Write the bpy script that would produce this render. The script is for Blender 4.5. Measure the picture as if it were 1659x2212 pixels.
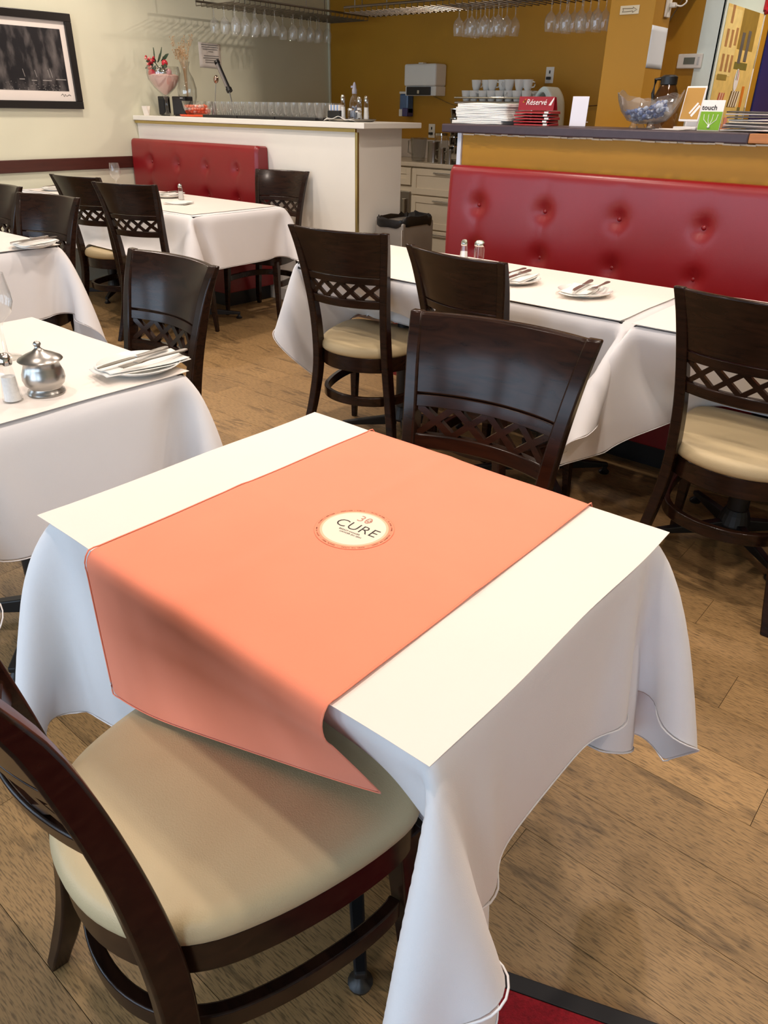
import bpy, math, random
import numpy as np
from mathutils import Matrix, Vector, Euler
random.seed(7); np.random.seed(7)
PI = math.pi
for o in list(bpy.data.objects): bpy.data.objects.remove(o, do_unlink=True)
S = bpy.context.scene
C = S.collection

# ------------------------------------------------------------------ camera
F_PX = 1600.0; YAW = math.radians(39.63); PITCH = math.radians(28.573); ROLL = math.radians(1.053); EYE = 1.312
def cam_axes():
    f = Vector((-math.sin(YAW)*math.cos(PITCH), math.cos(YAW)*math.cos(PITCH), -math.sin(PITCH)))
    r = Vector((math.cos(YAW), math.sin(YAW), 0)); u = r.cross(f)
    return (r*math.cos(ROLL)+u*math.sin(ROLL), -r*math.sin(ROLL)+u*math.cos(ROLL), f)
R_, U_, F_ = cam_axes()
cd = bpy.data.cameras.new('camera'); cam = bpy.data.objects.new('camera', cd); C.objects.link(cam)
cd.sensor_fit = 'VERTICAL'; cd.sensor_height = 36.0; cd.lens = F_PX/2212*36.0
cd.clip_start = 0.02; cd.clip_end = 60
m = Matrix((R_, U_, -F_)).transposed().to_4x4(); m.translation = (0, 0, EYE); cam.matrix_world = m
S.camera = cam
S.cycles.transparent_max_bounces = 24

# ------------------------------------------------------------------ world, exposure, daylight
w = bpy.data.worlds.new('world'); S.world = w; w.use_nodes = True
w.node_tree.nodes['Background'].inputs[0].default_value = (0.62, 0.78, 1.0, 1)
w.node_tree.nodes['Background'].inputs[1].default_value = 0.6
S.view_settings.view_transform = 'Standard'; S.view_settings.look = 'None'
S.view_settings.gamma = 1; S.view_settings.use_curve_mapping = False
S.view_settings.exposure = -0.10
CEIL = 2.75; FRONT = -2.3
def area(name, loc, rot, sx, sy, power, col):
    l = bpy.data.lights.new(name, 'AREA'); l.shape = 'RECTANGLE'; l.size = sx; l.size_y = sy; l.energy = power; l.color = col
    o = bpy.data.objects.new(name, l); C.objects.link(o); o.location = loc; o.rotation_euler = rot
    return o
DAY = (0.66, 0.82, 1.0)
WINX = [(-5.7, -4.1), (-3.8, -2.2), (-1.9, -0.3), (0.0, 1.6)]     # the shopfront windows behind the camera
for a, b in WINX:
    area('daylight', ((a+b)/2, FRONT-0.12, 1.20), (PI/2, 0, 0), b-a, 1.5, 44, DAY)
WARM = (1.0, 0.85, 0.74)
# ceiling downlights: x, y, power, spot angle, aim (or None for straight down)
DOWN = [(-0.55, 0.25, 50, 150, None), (-0.75, 1.35, 62, 150, None), (-1.9, 0.5, 40, 150, None), (-2.3, 1.75, 58, 150, None), (-0.7, 2.65, 62, 150, None),
        (-2.3, 2.95, 62, 150, None), (-3.9, 1.3, 58, 150, None), (-4.0, 2.9, 66, 150, None), (-5.3, 2.2, 62, 150, None), (-2.9, 5.75, 12, 150, None),
        (-5.2, 3.5, 60, 140, None), (0.7, 1.2, 50, 150, None), (0.7, 2.8, 50, 150, None), (-1.5, 4.25, 22, 140, None), (-.75, 5.5, 120, 140, None)]  # last entry is added to brighten the poster and its board

# ------------------------------------------------------------------ materials
def srgb(r, g, b):
    f = lambda c: ((c/255+0.055)/1.055)**2.4 if c/255 > 0.04045 else c/255/12.92
    return (f(r), f(g), f(b), 1)
MATS = {}
def mat(name, col, rough=0.5, metal=0.0, spec=0.5, coat=0.0, coat_rough=0.1, var=0.0, vscale=8.0, bump=0.0, bscale=60.0, sheen=0.0, emit=0.0, sub=0.0, stretch=(1, 1, 1)):
    if name in MATS: return MATS[name]
    m = bpy.data.materials.new(name); m.use_nodes = True; nt = m.node_tree; b = nt.nodes['Principled BSDF']
    b.inputs['Base Color'].default_value = col; b.inputs['Roughness'].default_value = rough; b.inputs['Metallic'].default_value = metal
    b.inputs['Specular IOR Level'].default_value = spec; b.inputs['Coat Weight'].default_value = coat; b.inputs['Coat Roughness'].default_value = coat_rough
    b.inputs['Sheen Weight'].default_value = sheen
    if emit: b.inputs['Emission Color'].default_value = col; b.inputs['Emission Strength'].default_value = emit
    if var or bump:
        tc = nt.nodes.new('ShaderNodeTexCoord'); mp = nt.nodes.new('ShaderNodeMapping'); mp.inputs['Scale'].default_value = stretch
        nt.links.new(tc.outputs['Object'], mp.inputs['Vector'])
    if var:
        n = nt.nodes.new('ShaderNodeTexNoise'); n.inputs['Scale'].default_value = vscale; n.inputs['Detail'].default_value = 5
        nt.links.new(mp.outputs[0], n.inputs['Vector'])
        r = nt.nodes.new('ShaderNodeMapRange'); r.inputs['From Min'].default_value = 0.3; r.inputs['From Max'].default_value = 0.7
        r.inputs['To Min'].default_value = 1-var; r.inputs['To Max'].default_value = 1+var
        nt.links.new(n.outputs['Fac'], r.inputs['Value'])
        mx = nt.nodes.new('ShaderNodeVectorMath'); mx.operation = 'SCALE'; mx.inputs[0].default_value = col[:3]
        nt.links.new(r.outputs[0], mx.inputs['Scale']); nt.links.new(mx.outputs[0], b.inputs['Base Color'])
    if bump:
        n = nt.nodes.new('ShaderNodeTexNoise'); n.inputs['Scale'].default_value = bscale; n.inputs['Detail'].default_value = 3
        nt.links.new(mp.outputs[0], n.inputs['Vector'])
        bp = nt.nodes.new('ShaderNodeBump'); bp.inputs['Strength'].default_value = bump; bp.inputs['Distance'].default_value = 0.002
        nt.links.new(n.outputs['Fac'], bp.inputs['Height']); nt.links.new(bp.outputs[0], b.inputs['Normal'])
    MATS[name] = m; return m
def thin_glass(name, tint=(1, 1, 1, 1), rough=0.02, refl=1.0):
    if name in MATS: return MATS[name]
    m = bpy.data.materials.new(name); m.use_nodes = True; nt = m.node_tree; nt.nodes.clear()
    out = nt.nodes.new('ShaderNodeOutputMaterial'); mix = nt.nodes.new('ShaderNodeMixShader'); lw = nt.nodes.new('ShaderNodeLayerWeight'); lw.inputs[0].default_value = 0.5
    t = nt.nodes.new('ShaderNodeBsdfTransparent'); t.inputs[0].default_value = tint
    g = nt.nodes.new('ShaderNodeBsdfGlossy'); g.inputs['Roughness'].default_value = rough
    pw = nt.nodes.new('ShaderNodeMath'); pw.operation = 'POWER'; pw.inputs[1].default_value = 2.6
    mul = nt.nodes.new('ShaderNodeMath'); mul.operation = 'MULTIPLY_ADD'; mul.inputs[1].default_value = 0.55*refl; mul.inputs[2].default_value = 0.05*refl; mul.use_clamp = True
    nt.links.new(lw.outputs['Facing'], pw.inputs[0]); nt.links.new(pw.outputs[0], mul.inputs[0]); nt.links.new(mul.outputs[0], mix.inputs[0])
    nt.links.new(t.outputs[0], mix.inputs[1]); nt.links.new(g.outputs[0], mix.inputs[2]); nt.links.new(mix.outputs[0], out.inputs[0])
    MATS[name] = m; return m
def hazy_glass(name, haze, col=(.9, .9, .88, 1)):  # pale diffuse mixed in paints a sheen that keeps clear glass visible
    if name in MATS: return MATS[name]
    m = thin_glass(name, (.98, .985, .98, 1), .03, 1.5); nt = m.node_tree; out = [n for n in nt.nodes if n.type == 'OUTPUT_MATERIAL'][0]; old = out.inputs[0].links[0].from_socket
    mx = nt.nodes.new('ShaderNodeMixShader'); mx.inputs[0].default_value = haze; d = nt.nodes.new('ShaderNodeBsdfDiffuse'); d.inputs[0].default_value = col
    nt.links.new(old, mx.inputs[1]); nt.links.new(d.outputs[0], mx.inputs[2]); nt.links.new(mx.outputs[0], out.inputs[0]); return m
def plank_mat():
    m = bpy.data.materials.new('floor_plank'); m.use_nodes = True; nt = m.node_tree; b = nt.nodes['Principled BSDF']
    N = nt.nodes.new; L = nt.links.new
    tc = N('ShaderNodeTexCoord'); oi = N('ShaderNodeObjectInfo')
    cmb = N('ShaderNodeCombineXYZ'); ml = N('ShaderNodeMath'); ml.operation = 'MULTIPLY'; ml.inputs[1].default_value = 37.0
    L(oi.outputs['Random'], ml.inputs[0]); L(ml.outputs[0], cmb.inputs[0]); L(ml.outputs[0], cmb.inputs[1])
    ad = N('ShaderNodeVectorMath'); ad.operation = 'ADD'; L(tc.outputs['Object'], ad.inputs[0]); L(cmb.outputs[0], ad.inputs[1])
    # fine dark pores along the grain
    mp = N('ShaderNodeMapping'); mp.inputs['Scale'].default_value = (13, 120, 1); L(ad.outputs[0], mp.inputs[0])
    n1 = N('ShaderNodeTexNoise'); n1.inputs['Scale'].default_value = 3.0; n1.inputs['Detail'].default_value = 4; L(mp.outputs[0], n1.inputs['Vector'])
    # broad grain bands, distorted into cathedral figures
    mp2 = N('ShaderNodeMapping'); mp2.inputs['Scale'].default_value = (1.3, 9.0, 1); L(ad.outputs[0], mp2.inputs[0])
    n2 = N('ShaderNodeTexNoise'); n2.inputs['Scale'].default_value = 1.0; n2.inputs['Detail'].default_value = 2; L(mp2.outputs[0], n2.inputs['Vector'])
    ms = N('ShaderNodeMath'); ms.operation = 'MULTIPLY'; ms.inputs[1].default_value = 60.0; L(n2.outputs['Fac'], ms.inputs[0])
    sn = N('ShaderNodeMath'); sn.operation = 'SINE'; L(ms.outputs[0], sn.inputs[0])
    mp3 = N('ShaderNodeMapping'); mp3.inputs['Scale'].default_value = (2.5, 6.0, 1); L(ad.outputs[0], mp3.inputs[0])
    n3 = N('ShaderNodeTexNoise'); n3.inputs['Scale'].default_value = 1.4; n3.inputs['Detail'].default_value = 2; L(mp3.outputs[0], n3.inputs['Vector'])
    msk = N('ShaderNodeMapRange'); msk.inputs['From Min'].default_value = 0.50; msk.inputs['From Max'].default_value = 0.62; L(n3.outputs['Fac'], msk.inputs['Value'])
    r1 = N('ShaderNodeMapRange'); r1.inputs['From Min'].default_value = 0.36; r1.inputs['From Max'].default_value = 0.52; r1.inputs['To Min'].default_value = 0.50; r1.inputs['To Max'].default_value = 1.04; L(n1.outputs['Fac'], r1.inputs['Value'])
    r2 = N('ShaderNodeMapRange'); r2.inputs['From Min'].default_value = -1; r2.inputs['From Max'].default_value = 0.4; r2.inputs['To Min'].default_value = 0.58; r2.inputs['To Max'].default_value = 1.0; L(sn.outputs[0], r2.inputs['Value'])
    mxr = N('ShaderNodeMix'); mxr.data_type = 'FLOAT'; L(msk.outputs[0], mxr.inputs[0]); mxr.inputs[2].default_value = 1.0; L(r2.outputs[0], mxr.inputs[3])
    m1 = N('ShaderNodeMath'); m1.operation = 'MULTIPLY'; L(r1.outputs[0], m1.inputs[0]); L(mxr.outputs[0], m1.inputs[1])
    rr = N('ShaderNodeMapRange'); rr.inputs['To Min'].default_value = 0.84; rr.inputs['To Max'].default_value = 1.12; L(oi.outputs['Random'], rr.inputs['Value'])
    m2 = N('ShaderNodeMath'); m2.operation = 'MULTIPLY'; L(m1.outputs[0], m2.inputs[0]); L(rr.outputs[0], m2.inputs[1])
    sc = N('ShaderNodeVectorMath'); sc.operation = 'SCALE'; sc.inputs[0].default_value = srgb(166, 132, 86)[:3]; L(m2.outputs[0], sc.inputs['Scale'])
    L(sc.outputs[0], b.inputs['Base Color']); b.inputs['Roughness'].default_value = 0.5
    bp = N('ShaderNodeBump'); bp.inputs['Strength'].default_value = 0.25; bp.inputs['Distance'].default_value = 0.001; L(m1.outputs[0], bp.inputs['Height']); L(bp.outputs[0], b.inputs['Normal'])
    return m
def wood_dark_mat():
    m = bpy.data.materials.new('espresso_wood'); m.use_nodes = True; nt = m.node_tree; b = nt.nodes['Principled BSDF']; N = nt.nodes.new; L = nt.links.new
    tc = N('ShaderNodeTexCoord'); mp = N('ShaderNodeMapping'); mp.inputs['Scale'].default_value = (3, 12, 22); L(tc.outputs['Object'], mp.inputs[0])
    n = N('ShaderNodeTexNoise'); n.inputs['Scale'].default_value = 2.2; n.inputs['Detail'].default_value = 5; n.inputs['Distortion'].default_value = 1.2; L(mp.outputs[0], n.inputs['Vector'])
    cr = N('ShaderNodeValToRGB'); cr.color_ramp.elements[0].position = 0.3; cr.color_ramp.elements[0].color = srgb(26, 15, 10); cr.color_ramp.elements[1].position = 0.72; cr.color_ramp.elements[1].color = srgb(48, 28, 18)
    L(n.outputs['Fac'], cr.inputs[0]); L(cr.outputs[0], b.inputs['Base Color'])
    b.inputs['Specular IOR Level'].default_value = 0.22; b.inputs['Roughness'].default_value = 0.24; b.inputs['Coat Weight'].default_value = 0.10; b.inputs['Coat Roughness'].default_value = 0.12
    return m
M_PLANK = plank_mat(); M_WOOD = wood_dark_mat()
M_CREAM = mat('cream_wall_paint', srgb(226, 225, 200), 0.6, var=0.03, vscale=2, bump=0.05, bscale=120)
M_WHITE = mat('white_paint', srgb(236, 232, 222), 0.5, var=0.02, vscale=3, bump=0.04, bscale=90)
M_OCHRE = mat('ochre_wall_paint', srgb(184, 133, 26), 0.55, var=0.05, vscale=2.5, bump=0.06, bscale=110)
M_CEIL = mat('ceiling_paint', srgb(146, 137, 124), 0.8, var=0.02, vscale=3)
M_BASE = mat('subfloor', srgb(70, 52, 36), 0.8, var=0.1)
M_RED = mat('red_vinyl', srgb(132, 11, 20), 0.36, coat=0.25, coat_rough=0.3, var=0.06, vscale=5, bump=0.12, bscale=260)
M_CLOTH = mat('white_linen', srgb(238, 236, 236), 0.85, sheen=0.15, var=0.015, vscale=6, bump=0.15, bscale=700)
M_PAPER = mat('white_paper', srgb(239, 230, 221), 0.7, var=0.01, vscale=5, bump=0.05, bscale=400)
M_SALMON = mat('salmon_cloth', srgb(252, 146, 112), 0.85, sheen=0.2, var=0.02, vscale=9, bump=0.12, bscale=900)
M_CUSH = mat('beige_vinyl', srgb(196, 177, 138), 0.5, var=0.05, vscale=7, bump=0.25, bscale=480)
M_STEEL = mat('brushed_steel', srgb(180, 176, 170), 0.28, metal=1.0, var=0.05, vscale=20, stretch=(1, 1, 12))
M_CHROME = mat('chrome', srgb(215, 212, 206), 0.08, metal=1.0, var=0.02)
M_PEWTER = mat('satin_steel', srgb(178, 175, 170), 0.30, metal=1.0, var=0.03, vscale=14)
M_BLACK = mat('black_plastic', srgb(22, 21, 22), 0.4, var=0.1)
M_IRON = mat('black_cast_iron', srgb(20, 19, 20), 0.45, var=0.1, bump=0.1)
M_PORC = mat('white_porcelain', srgb(240, 240, 236), 0.15, coat=0.5, coat_rough=0.03, var=0.01)
M_GLASS = thin_glass('clear_glass', (0.975, 0.98, 0.98, 1), 0.02, 1.5)
M_PAINTED_HAZE = hazy_glass('painted_haze_glass', .09)
M_STEM = hazy_glass('stemware_glass', .05)
M_PANE = thin_glass('window_glass', (0.98, 0.99, 1, 1), 0.0, 1.0)
M_RACK = mat('dull_rack_metal', srgb(120, 112, 102), .42, metal=1.0, var=.08)
M_BRASS = mat('brass_trim', srgb(190, 170, 110), 0.3, metal=0.9, var=0.05)
M_RAIL = mat('mahogany_rail', srgb(72, 34, 26), 0.4, var=0.15, vscale=6, stretch=(8, 1, 8))
M_LAM = mat('dark_purple_laminate', srgb(62, 46, 52), 0.4, var=0.12, vscale=30)
M_NAP = mat('napkin_linen', srgb(240, 238, 232), 0.85, var=0.02, bump=0.15, bscale=500)
M_CARPET = mat('red_carpet', srgb(150, 16, 28), 0.95, var=0.25, vscale=120, bump=0.8, bscale=350)
M_RUBBER = mat('black_rubber', srgb(34, 31, 31), 0.7, var=0.1)
M_CAB = mat('cream_cabinet', srgb(226, 214, 190), 0.5, var=0.02)
M_INK = mat('black_ink', srgb(38, 32, 30), 0.7, var=0.02)
M_GREEN = mat('leaf_green', srgb(44, 62, 40), 0.5, var=0.2, vscale=20)
M_BERRY = mat('red_berry', srgb(190, 30, 45), 0.35, var=0.1)
M_SALT = mat('white_salt', srgb(236, 234, 230), 0.9, var=0.05, vscale=200)
M_LAMP = mat('lamp_glow', (1.0, 0.82, 0.6, 1), 0.5, emit=12.0)

# ------------------------------------------------------------------ mesh helpers
def mesh_from(name, v, f):
    me = bpy.data.meshes.new(name); me.from_pydata([tuple(map(float, p)) for p in v], [], f); me.update(); return me
class MB:
    def __init__(s): s.v = []; s.f = []
    def add(s, v, f):
        k = len(s.v); s.v += [tuple(p) for p in v]; s.f += [tuple(i+k for i in q) for q in f]; return s
    def box(s, cx, cy, cz, sx, sy, sz, rz=0.0, rx=0.0, ry=0.0):
        e = Euler((rx, ry, rz)).to_matrix(); v = []
        for dz in (-.5, .5):
            for dx, dy in ((-.5, -.5), (.5, -.5), (.5, .5), (-.5, .5)):
                p = e @ Vector((dx*sx, dy*sy, dz*sz)); v.append((cx+p.x, cy+p.y, cz+p.z))
        return s.add(v, [(3, 2, 1, 0), (4, 5, 6, 7), (0, 1, 5, 4), (1, 2, 6, 5), (2, 3, 7, 6), (3, 0, 4, 7)])
    def span(s, x0, x1, y0, y1, z0, z1): return s.box((x0+x1)/2, (y0+y1)/2, (z0+z1)/2, x1-x0, y1-y0, z1-z0)
    def rings(s, rings, closed=True, cap0=True, cap1=True):     # list of equal-length loops of points
        n = len(rings[0]); v = [p for r in rings for p in r]; f = []
        for i in range(len(rings)-1):
            for j in range(n if closed else n-1):
                a = i*n+j; b = i*n+(j+1) % n; f.append((a, b, b+n, a+n))
        if cap0: f.append(tuple(range(n-1, -1, -1)))
        if cap1: f.append(tuple((len(rings)-1)*n+j for j in range(n)))
        return s.add(v, f)
    def lathe(s, prof, seg=24, c=(0, 0, 0), cap0=True, cap1=True, axis=None):
        rg = []
        for r, z in prof:
            ring = []
            for k in range(seg):
                a = 2*PI*k/seg; p = Vector((r*math.cos(a), r*math.sin(a), z))
                if axis is not None: p = axis @ p
                ring.append((c[0]+p.x, c[1]+p.y, c[2]+p.z))
            rg.append(ring)
        return s.rings(rg, True, cap0, cap1)
    def tube(s, path, r, seg=8, closed=False):
        P = [Vector(p) for p in path]; n = len(P); rg = []; up = Vector((0, 0, 1))
        rr = r if hasattr(r, '__len__') else [r]*n
        for i in range(n):
            t = (P[(i+1) % n]-P[i-1]) if closed else (P[min(i+1, n-1)]-P[max(i-1, 0)])
            t.normalize(); a = t.cross(up)
            if a.length < 1e-3: a = t.cross(Vector((1, 0, 0)))
            a.normalize(); b = a.cross(t)
            rg.append([tuple(P[i]+(a*math.cos(2*PI*k/seg)+b*math.sin(2*PI*k/seg))*rr[i]) for k in range(seg)])
        if closed: rg.append(rg[0]); return s.rings(rg, True, False, False)
        return s.rings(rg)
    def prism(s, poly, z0, z1):
        return s.rings([[(x, y, z0) for x, y in poly], [(x, y, z1) for x, y in poly]])
    def ball(s, c, r, seg=10, rings=6, sz=1.0):
        pr = [(max(1e-4, r*math.sin(PI*k/rings)), -r*sz*math.cos(PI*k/rings)) for k in range(rings+1)]
        return s.lathe(pr, seg, c)
    def grid(s, fn, nu, nv):
        v = [fn(i/nu, j/nv) for i in range(nu+1) for j in range(nv+1)]
        f = [(i*(nv+1)+j, (i+1)*(nv+1)+j, (i+1)*(nv+1)+j+1, i*(nv+1)+j+1) for i in range(nu) for j in range(nv)]
        return s.add(v, f)
    def build(s, name, material, parent=None, smooth=None, bevel=0.0, loc=None, rot=None, solid=0.0, subsurf=0, seg=2):
        me = mesh_from(name, s.v, s.f); return link(name, me, material, parent, smooth, bevel, loc, rot, solid, subsurf, seg)
def link(name, me, material, parent=None, smooth=None, bevel=0.0, loc=None, rot=None, solid=0.0, subsurf=0, seg=2):
    if material: me.materials.append(material)
    if smooth is not None:
        for p in me.polygons: p.use_smooth = True
        me.set_sharp_from_angle(angle=math.radians(smooth))
    o = bpy.data.objects.new(name, me); C.objects.link(o)
    if parent: o.parent = parent
    if loc: o.location = loc
    if rot: o.rotation_euler = rot
    if solid: md = o.modifiers.new('solid', 'SOLIDIFY'); md.thickness = solid; md.offset = -1
    if subsurf: md = o.modifiers.new('sub', 'SUBSURF'); md.levels = subsurf; md.render_levels = subsurf
    if bevel: md = o.modifiers.new('bevel', 'BEVEL'); md.width = bevel; md.segments = seg; md.limit_method = 'ANGLE'; md.angle_limit = 0.6
    return o
def tag(o, label, cat, group=None):
    o['label'] = label; o['category'] = cat
    if group: o['group'] = group
    return o
def thing(name, label, cat, loc=(0, 0, 0), rz=0.0, group=None):
    o = bpy.data.objects.new(name, None); o.empty_display_size = 0.05; C.objects.link(o); o.location = loc; o.rotation_euler = (0, 0, rz)
    return tag(o, label, cat, group)
def copy_thing(root, label=None, loc=None, rz=None, group=None):
    r = root.copy(); C.objects.link(r)
    if loc is not None: r.location = loc
    if rz is not None: r.rotation_euler = (0, 0, rz)
    if label: r['label'] = label
    if group: r['group'] = group
    for ch in root.children:
        c = ch.copy(); C.objects.link(c); c.parent = r
        for g in ch.children:
            d = g.copy(); C.objects.link(d); d.parent = c
    return r
def struct(o): o['kind'] = 'structure'; return o
def catmull(pts, n=6, closed=False):
    P = [np.array(p, float) for p in pts]; out = []; N = len(P)
    for i in range(N if closed else N-1):
        g = (lambda k: P[k % N]) if closed else (lambda k: P[min(max(k, 0), N-1)])
        a, b, c, d = g(i-1), g(i), g(i+1), g(i+2)
        for k in range(n):
            t = k/n; out.append(0.5*(2*b+(c-a)*t+(2*a-5*b+4*c-d)*t*t+(3*b-a-3*c+d)*t**3))
    if not closed: out.append(P[-1])
    return [tuple(p) for p in out]
def smooth_table(zs, vs):
    P = catmull(list(zip(zs, vs)), 8); x = [p[0] for p in P]; y = [p[1] for p in P]
    return lambda z: float(np.interp(z, x, y))
def text(s, size, material, parent, loc, rot=(0, 0, 0), name='lettering', align='CENTER', shear=0.0, extrude=0.0003, bold=0.0, spacing=1.0):
    cu = bpy.data.curves.new(name, 'FONT'); cu.body = s; cu.size = size; cu.align_x = align; cu.align_y = 'CENTER'; cu.shear = shear; cu.extrude = extrude
    cu.offset = bold; cu.space_character = spacing; cu.resolution_u = 3
    t = bpy.data.objects.new(name, cu); C.objects.link(t)
    me = bpy.data.meshes.new_from_object(t); C.objects.unlink(t); bpy.data.objects.remove(t)
    return link(name, me, material, parent, loc=loc, rot=rot)

# ------------------------------------------------------------------ cloth draping (position based dynamics)
def rbox_push(P, c, hx, hy, hz, r, th, cs=1.0, sn=0.0):
    """push points out of a rounded box, yawed by (cs, sn); returns mask of contacts"""
    d = P-np.array(c); L = np.empty_like(d); L[..., 0] = cs*d[..., 0]+sn*d[..., 1]; L[..., 1] = -sn*d[..., 0]+cs*d[..., 1]; L[..., 2] = d[..., 2]
    q = np.abs(L)-np.array([hx-r, hy-r, hz-r]); qp = np.maximum(q, 0); out = np.linalg.norm(qp, axis=-1); ins = np.minimum(q.max(-1), 0)
    sd = out+ins-r-th; hit = sd < 0
    if not hit.any(): return hit
    g = np.where(out[..., None] > 1e-9, qp/np.maximum(out, 1e-9)[..., None], 0.0)
    ax = q.argmax(-1); oh = np.eye(3)[ax]; g = np.where((out > 1e-9)[..., None], g, oh)*np.where(L >= 0, 1, -1)
    L = np.where(hit[..., None], L-g*sd[..., None], L)
    P[..., 0] = np.where(hit, c[0]+cs*L[..., 0]-sn*L[..., 1], P[..., 0]); P[..., 1] = np.where(hit, c[1]+sn*L[..., 0]+cs*L[..., 1], P[..., 1]); P[..., 2] = np.where(hit, c[2]+L[..., 2], P[..., 2])
    return hit
def seg_coords(c0, t0, t1, c1, h):
    out = [t0]; n = max(1, int(round((t1-t0)/h))); mid = list(np.linspace(t0, t1, n+1))
    left = list(np.linspace(c0, t0, max(1, int(round((t0-c0)/h)))+1))[:-1] if c0 < t0-1e-4 else []
    right = list(np.linspace(t1, c1, max(1, int(round((c1-t1)/h)))+1))[1:] if c1 > t1+1e-4 else []
    return np.array(left+mid+right)
def drape(tx0, tx1, ty0, ty1, zt, cx0, cx1, cy0, cy1, h, steps=110, sub=4, iters=3, th=0.002, force=None, collide=None, noise=0.003, seed=1, bend=0.1, damp=0.972, pins=None):
    rng = np.random.RandomState(seed)
    xs = seg_coords(cx0, max(tx0, cx0), min(tx1, cx1), cx1, h); ys = seg_coords(cy0, max(ty0, cy0), min(ty1, cy1), cy1, h); nx = len(xs)-1; ny = len(ys)-1
    X, Y = np.meshgrid(xs, ys, indexing='ij'); dx = np.diff(xs)[:, None]; dy = np.diff(ys)[None, :]; dg = np.hypot(dx, dy); dx2 = (xs[2:]-xs[:-2])[:, None]; dy2 = (ys[2:]-ys[:-2])[None, :]
    P = np.stack([X, Y, np.full_like(X, zt+th)], -1); P[..., 2] += rng.uniform(-noise, noise, X.shape)
    W = np.ones(X.shape); e = 1e-4
    top = (X > tx0-e) & (X < tx1+e) & (Y > ty0-e) & (Y < ty1+e)
    if pins is not None: top = pins(X, Y)
    W[top] = 0; P[top, 2] = zt+th
    V0 = P.copy(); c = ((tx0+tx1)/2, (ty0+ty1)/2, zt-0.018); hh = ((tx1-tx0)/2, (ty1-ty0)/2, 0.018)
    def con(a, b, wa, wb, L, k):
        d = b-a; l = np.sqrt((d*d).sum(-1))+1e-9; ws = wa+wb; ws = np.where(ws > 0, ws, 1); s = (k*(l-L)/l/ws)[..., None]*d
        a += s*wa[..., None]; b -= s*wb[..., None]
    dt = 1/60./sub; dm = damp**(1.0)
    for st in range(steps*sub):
        v = (P-V0)*dm; V0 = P.copy(); acc = np.zeros_like(P); acc[..., 2] = -9.8; t = st/(steps*sub)
        if force: acc += force(t, P)
        P = P+(v+acc*dt*dt)*W[..., None]
        for it in range(iters):
            for o in (0, 1):
                n = (nx+1-o)//2
                if n: con(P[o:o+2*n:2], P[o+1:o+2*n:2], W[o:o+2*n:2], W[o+1:o+2*n:2], dx[o:o+2*n-1:2], 1.0)
                n = (ny+1-o)//2
                if n: con(P[:, o:o+2*n:2], P[:, o+1:o+2*n:2], W[:, o:o+2*n:2], W[:, o+1:o+2*n:2], dy[:, o:o+2*n-1:2], 1.0)
            for o in (0, 1):
                n = (nx+1-o)//2
                A = P[o:o+2*n:2]; B = P[o+1:o+2*n:2]; wa = W[o:o+2*n:2]; wb = W[o+1:o+2*n:2]; D = dg[o:o+2*n-1:2]
                con(A[:, :-1], B[:, 1:], wa[:, :-1], wb[:, 1:], D, 0.3); con(A[:, 1:], B[:, :-1], wa[:, 1:], wb[:, :-1], D, 0.3)
            if it == 0:
                for o in range(4):
                    n = len(range(o, nx-1, 4))
                    if n > 0: con(P[o:o+4*n-3:4], P[o+2:o+2+4*n-3:4], W[o:o+4*n-3:4], W[o+2:o+2+4*n-3:4], dx2[o:o+4*n-3:4], bend)
                    n = len(range(o, ny-1, 4))
                    if n > 0: con(P[:, o:o+4*n-3:4], P[:, o+2:o+2+4*n-3:4], W[:, o:o+4*n-3:4], W[:, o+2:o+2+4*n-3:4], dy2[:, o:o+4*n-3:4], bend)
        Q = P.copy(); hit = rbox_push(Q, c, *hh, 0.004, th) & (W > 0); P[hit] = Q[hit]
        V0[hit] = P[hit]*0.5+V0[hit]*0.5
        if collide: collide(t, P, V0)
        lo = P[..., 2] < 0.006; P[lo, 2] = 0.006
    return P
def cloth_obj(name, P, material, solid=0.0012, parent=None, sub=1, hem=None, hem_r=0.0016):
    n, k = P.shape[:2]; v = P.reshape(-1, 3)
    f = [(i*k+j, (i+1)*k+j, (i+1)*k+j+1, i*k+j+1) for i in range(n-1) for j in range(k-1)]
    o = link(name, mesh_from(name, v, f), material, parent, smooth=180, solid=solid, subsurf=sub)
    if hem:
        loop = [P[i, 0] for i in range(n)]+[P[-1, j] for j in range(1, k)]+[P[i, -1] for i in range(n-2, -1, -1)]+[P[0, j] for j in range(k-2, 0, -1)]
        loop = catmull(loop, 2, closed=True)
        MB().tube(loop, hem_r, 5, closed=True).build('hem', material, o, smooth=180)
    return o

# ================================================================== the room
XL = -6.016; YB = 6.28; YBAR = 3.97
floor = struct(MB().span(XL-.12, 2.3, FRONT-.12, 7.1, -.15, -.004).build('floor', M_BASE))
PW, PLN = 0.1575, 1.22
plank_full = None; rowi = 0
def plank_mesh(L, Wd):
    b = MB().span(0, L-.0012, 0, Wd-.0012, -.004, 0); me = mesh_from('plank', b.v, b.f); me.materials.append(M_PLANK); return me
pfull = plank_mesh(PLN, PW)
y = 1.0-7*PW
while y < YBAR-.02:
    wd = min(PW, YBAR-.002-y); off = (0.43*rowi) % 1.0*PLN; rowi += 1; x = XL+.002
    first = off if off > .12 else PLN
    while x < 0.85:
        L = first if x == XL+.002 else PLN
        me = pfull if (L == PLN and wd == PW) else plank_mesh(L, wd)
        o = bpy.data.objects.new('plank', me); C.objects.link(o); o.parent = floor; o.location = (x, y, 0); x += L
    y += PW
struct(MB().span(XL-.12, 2.3, FRONT-.12, 7.1, CEIL, CEIL+.12).build('ceiling', M_CEIL))
struct(MB().span(XL-.12, XL, FRONT-.12, 7.1, 0, CEIL).build('wall_left', M_CREAM))
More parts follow.
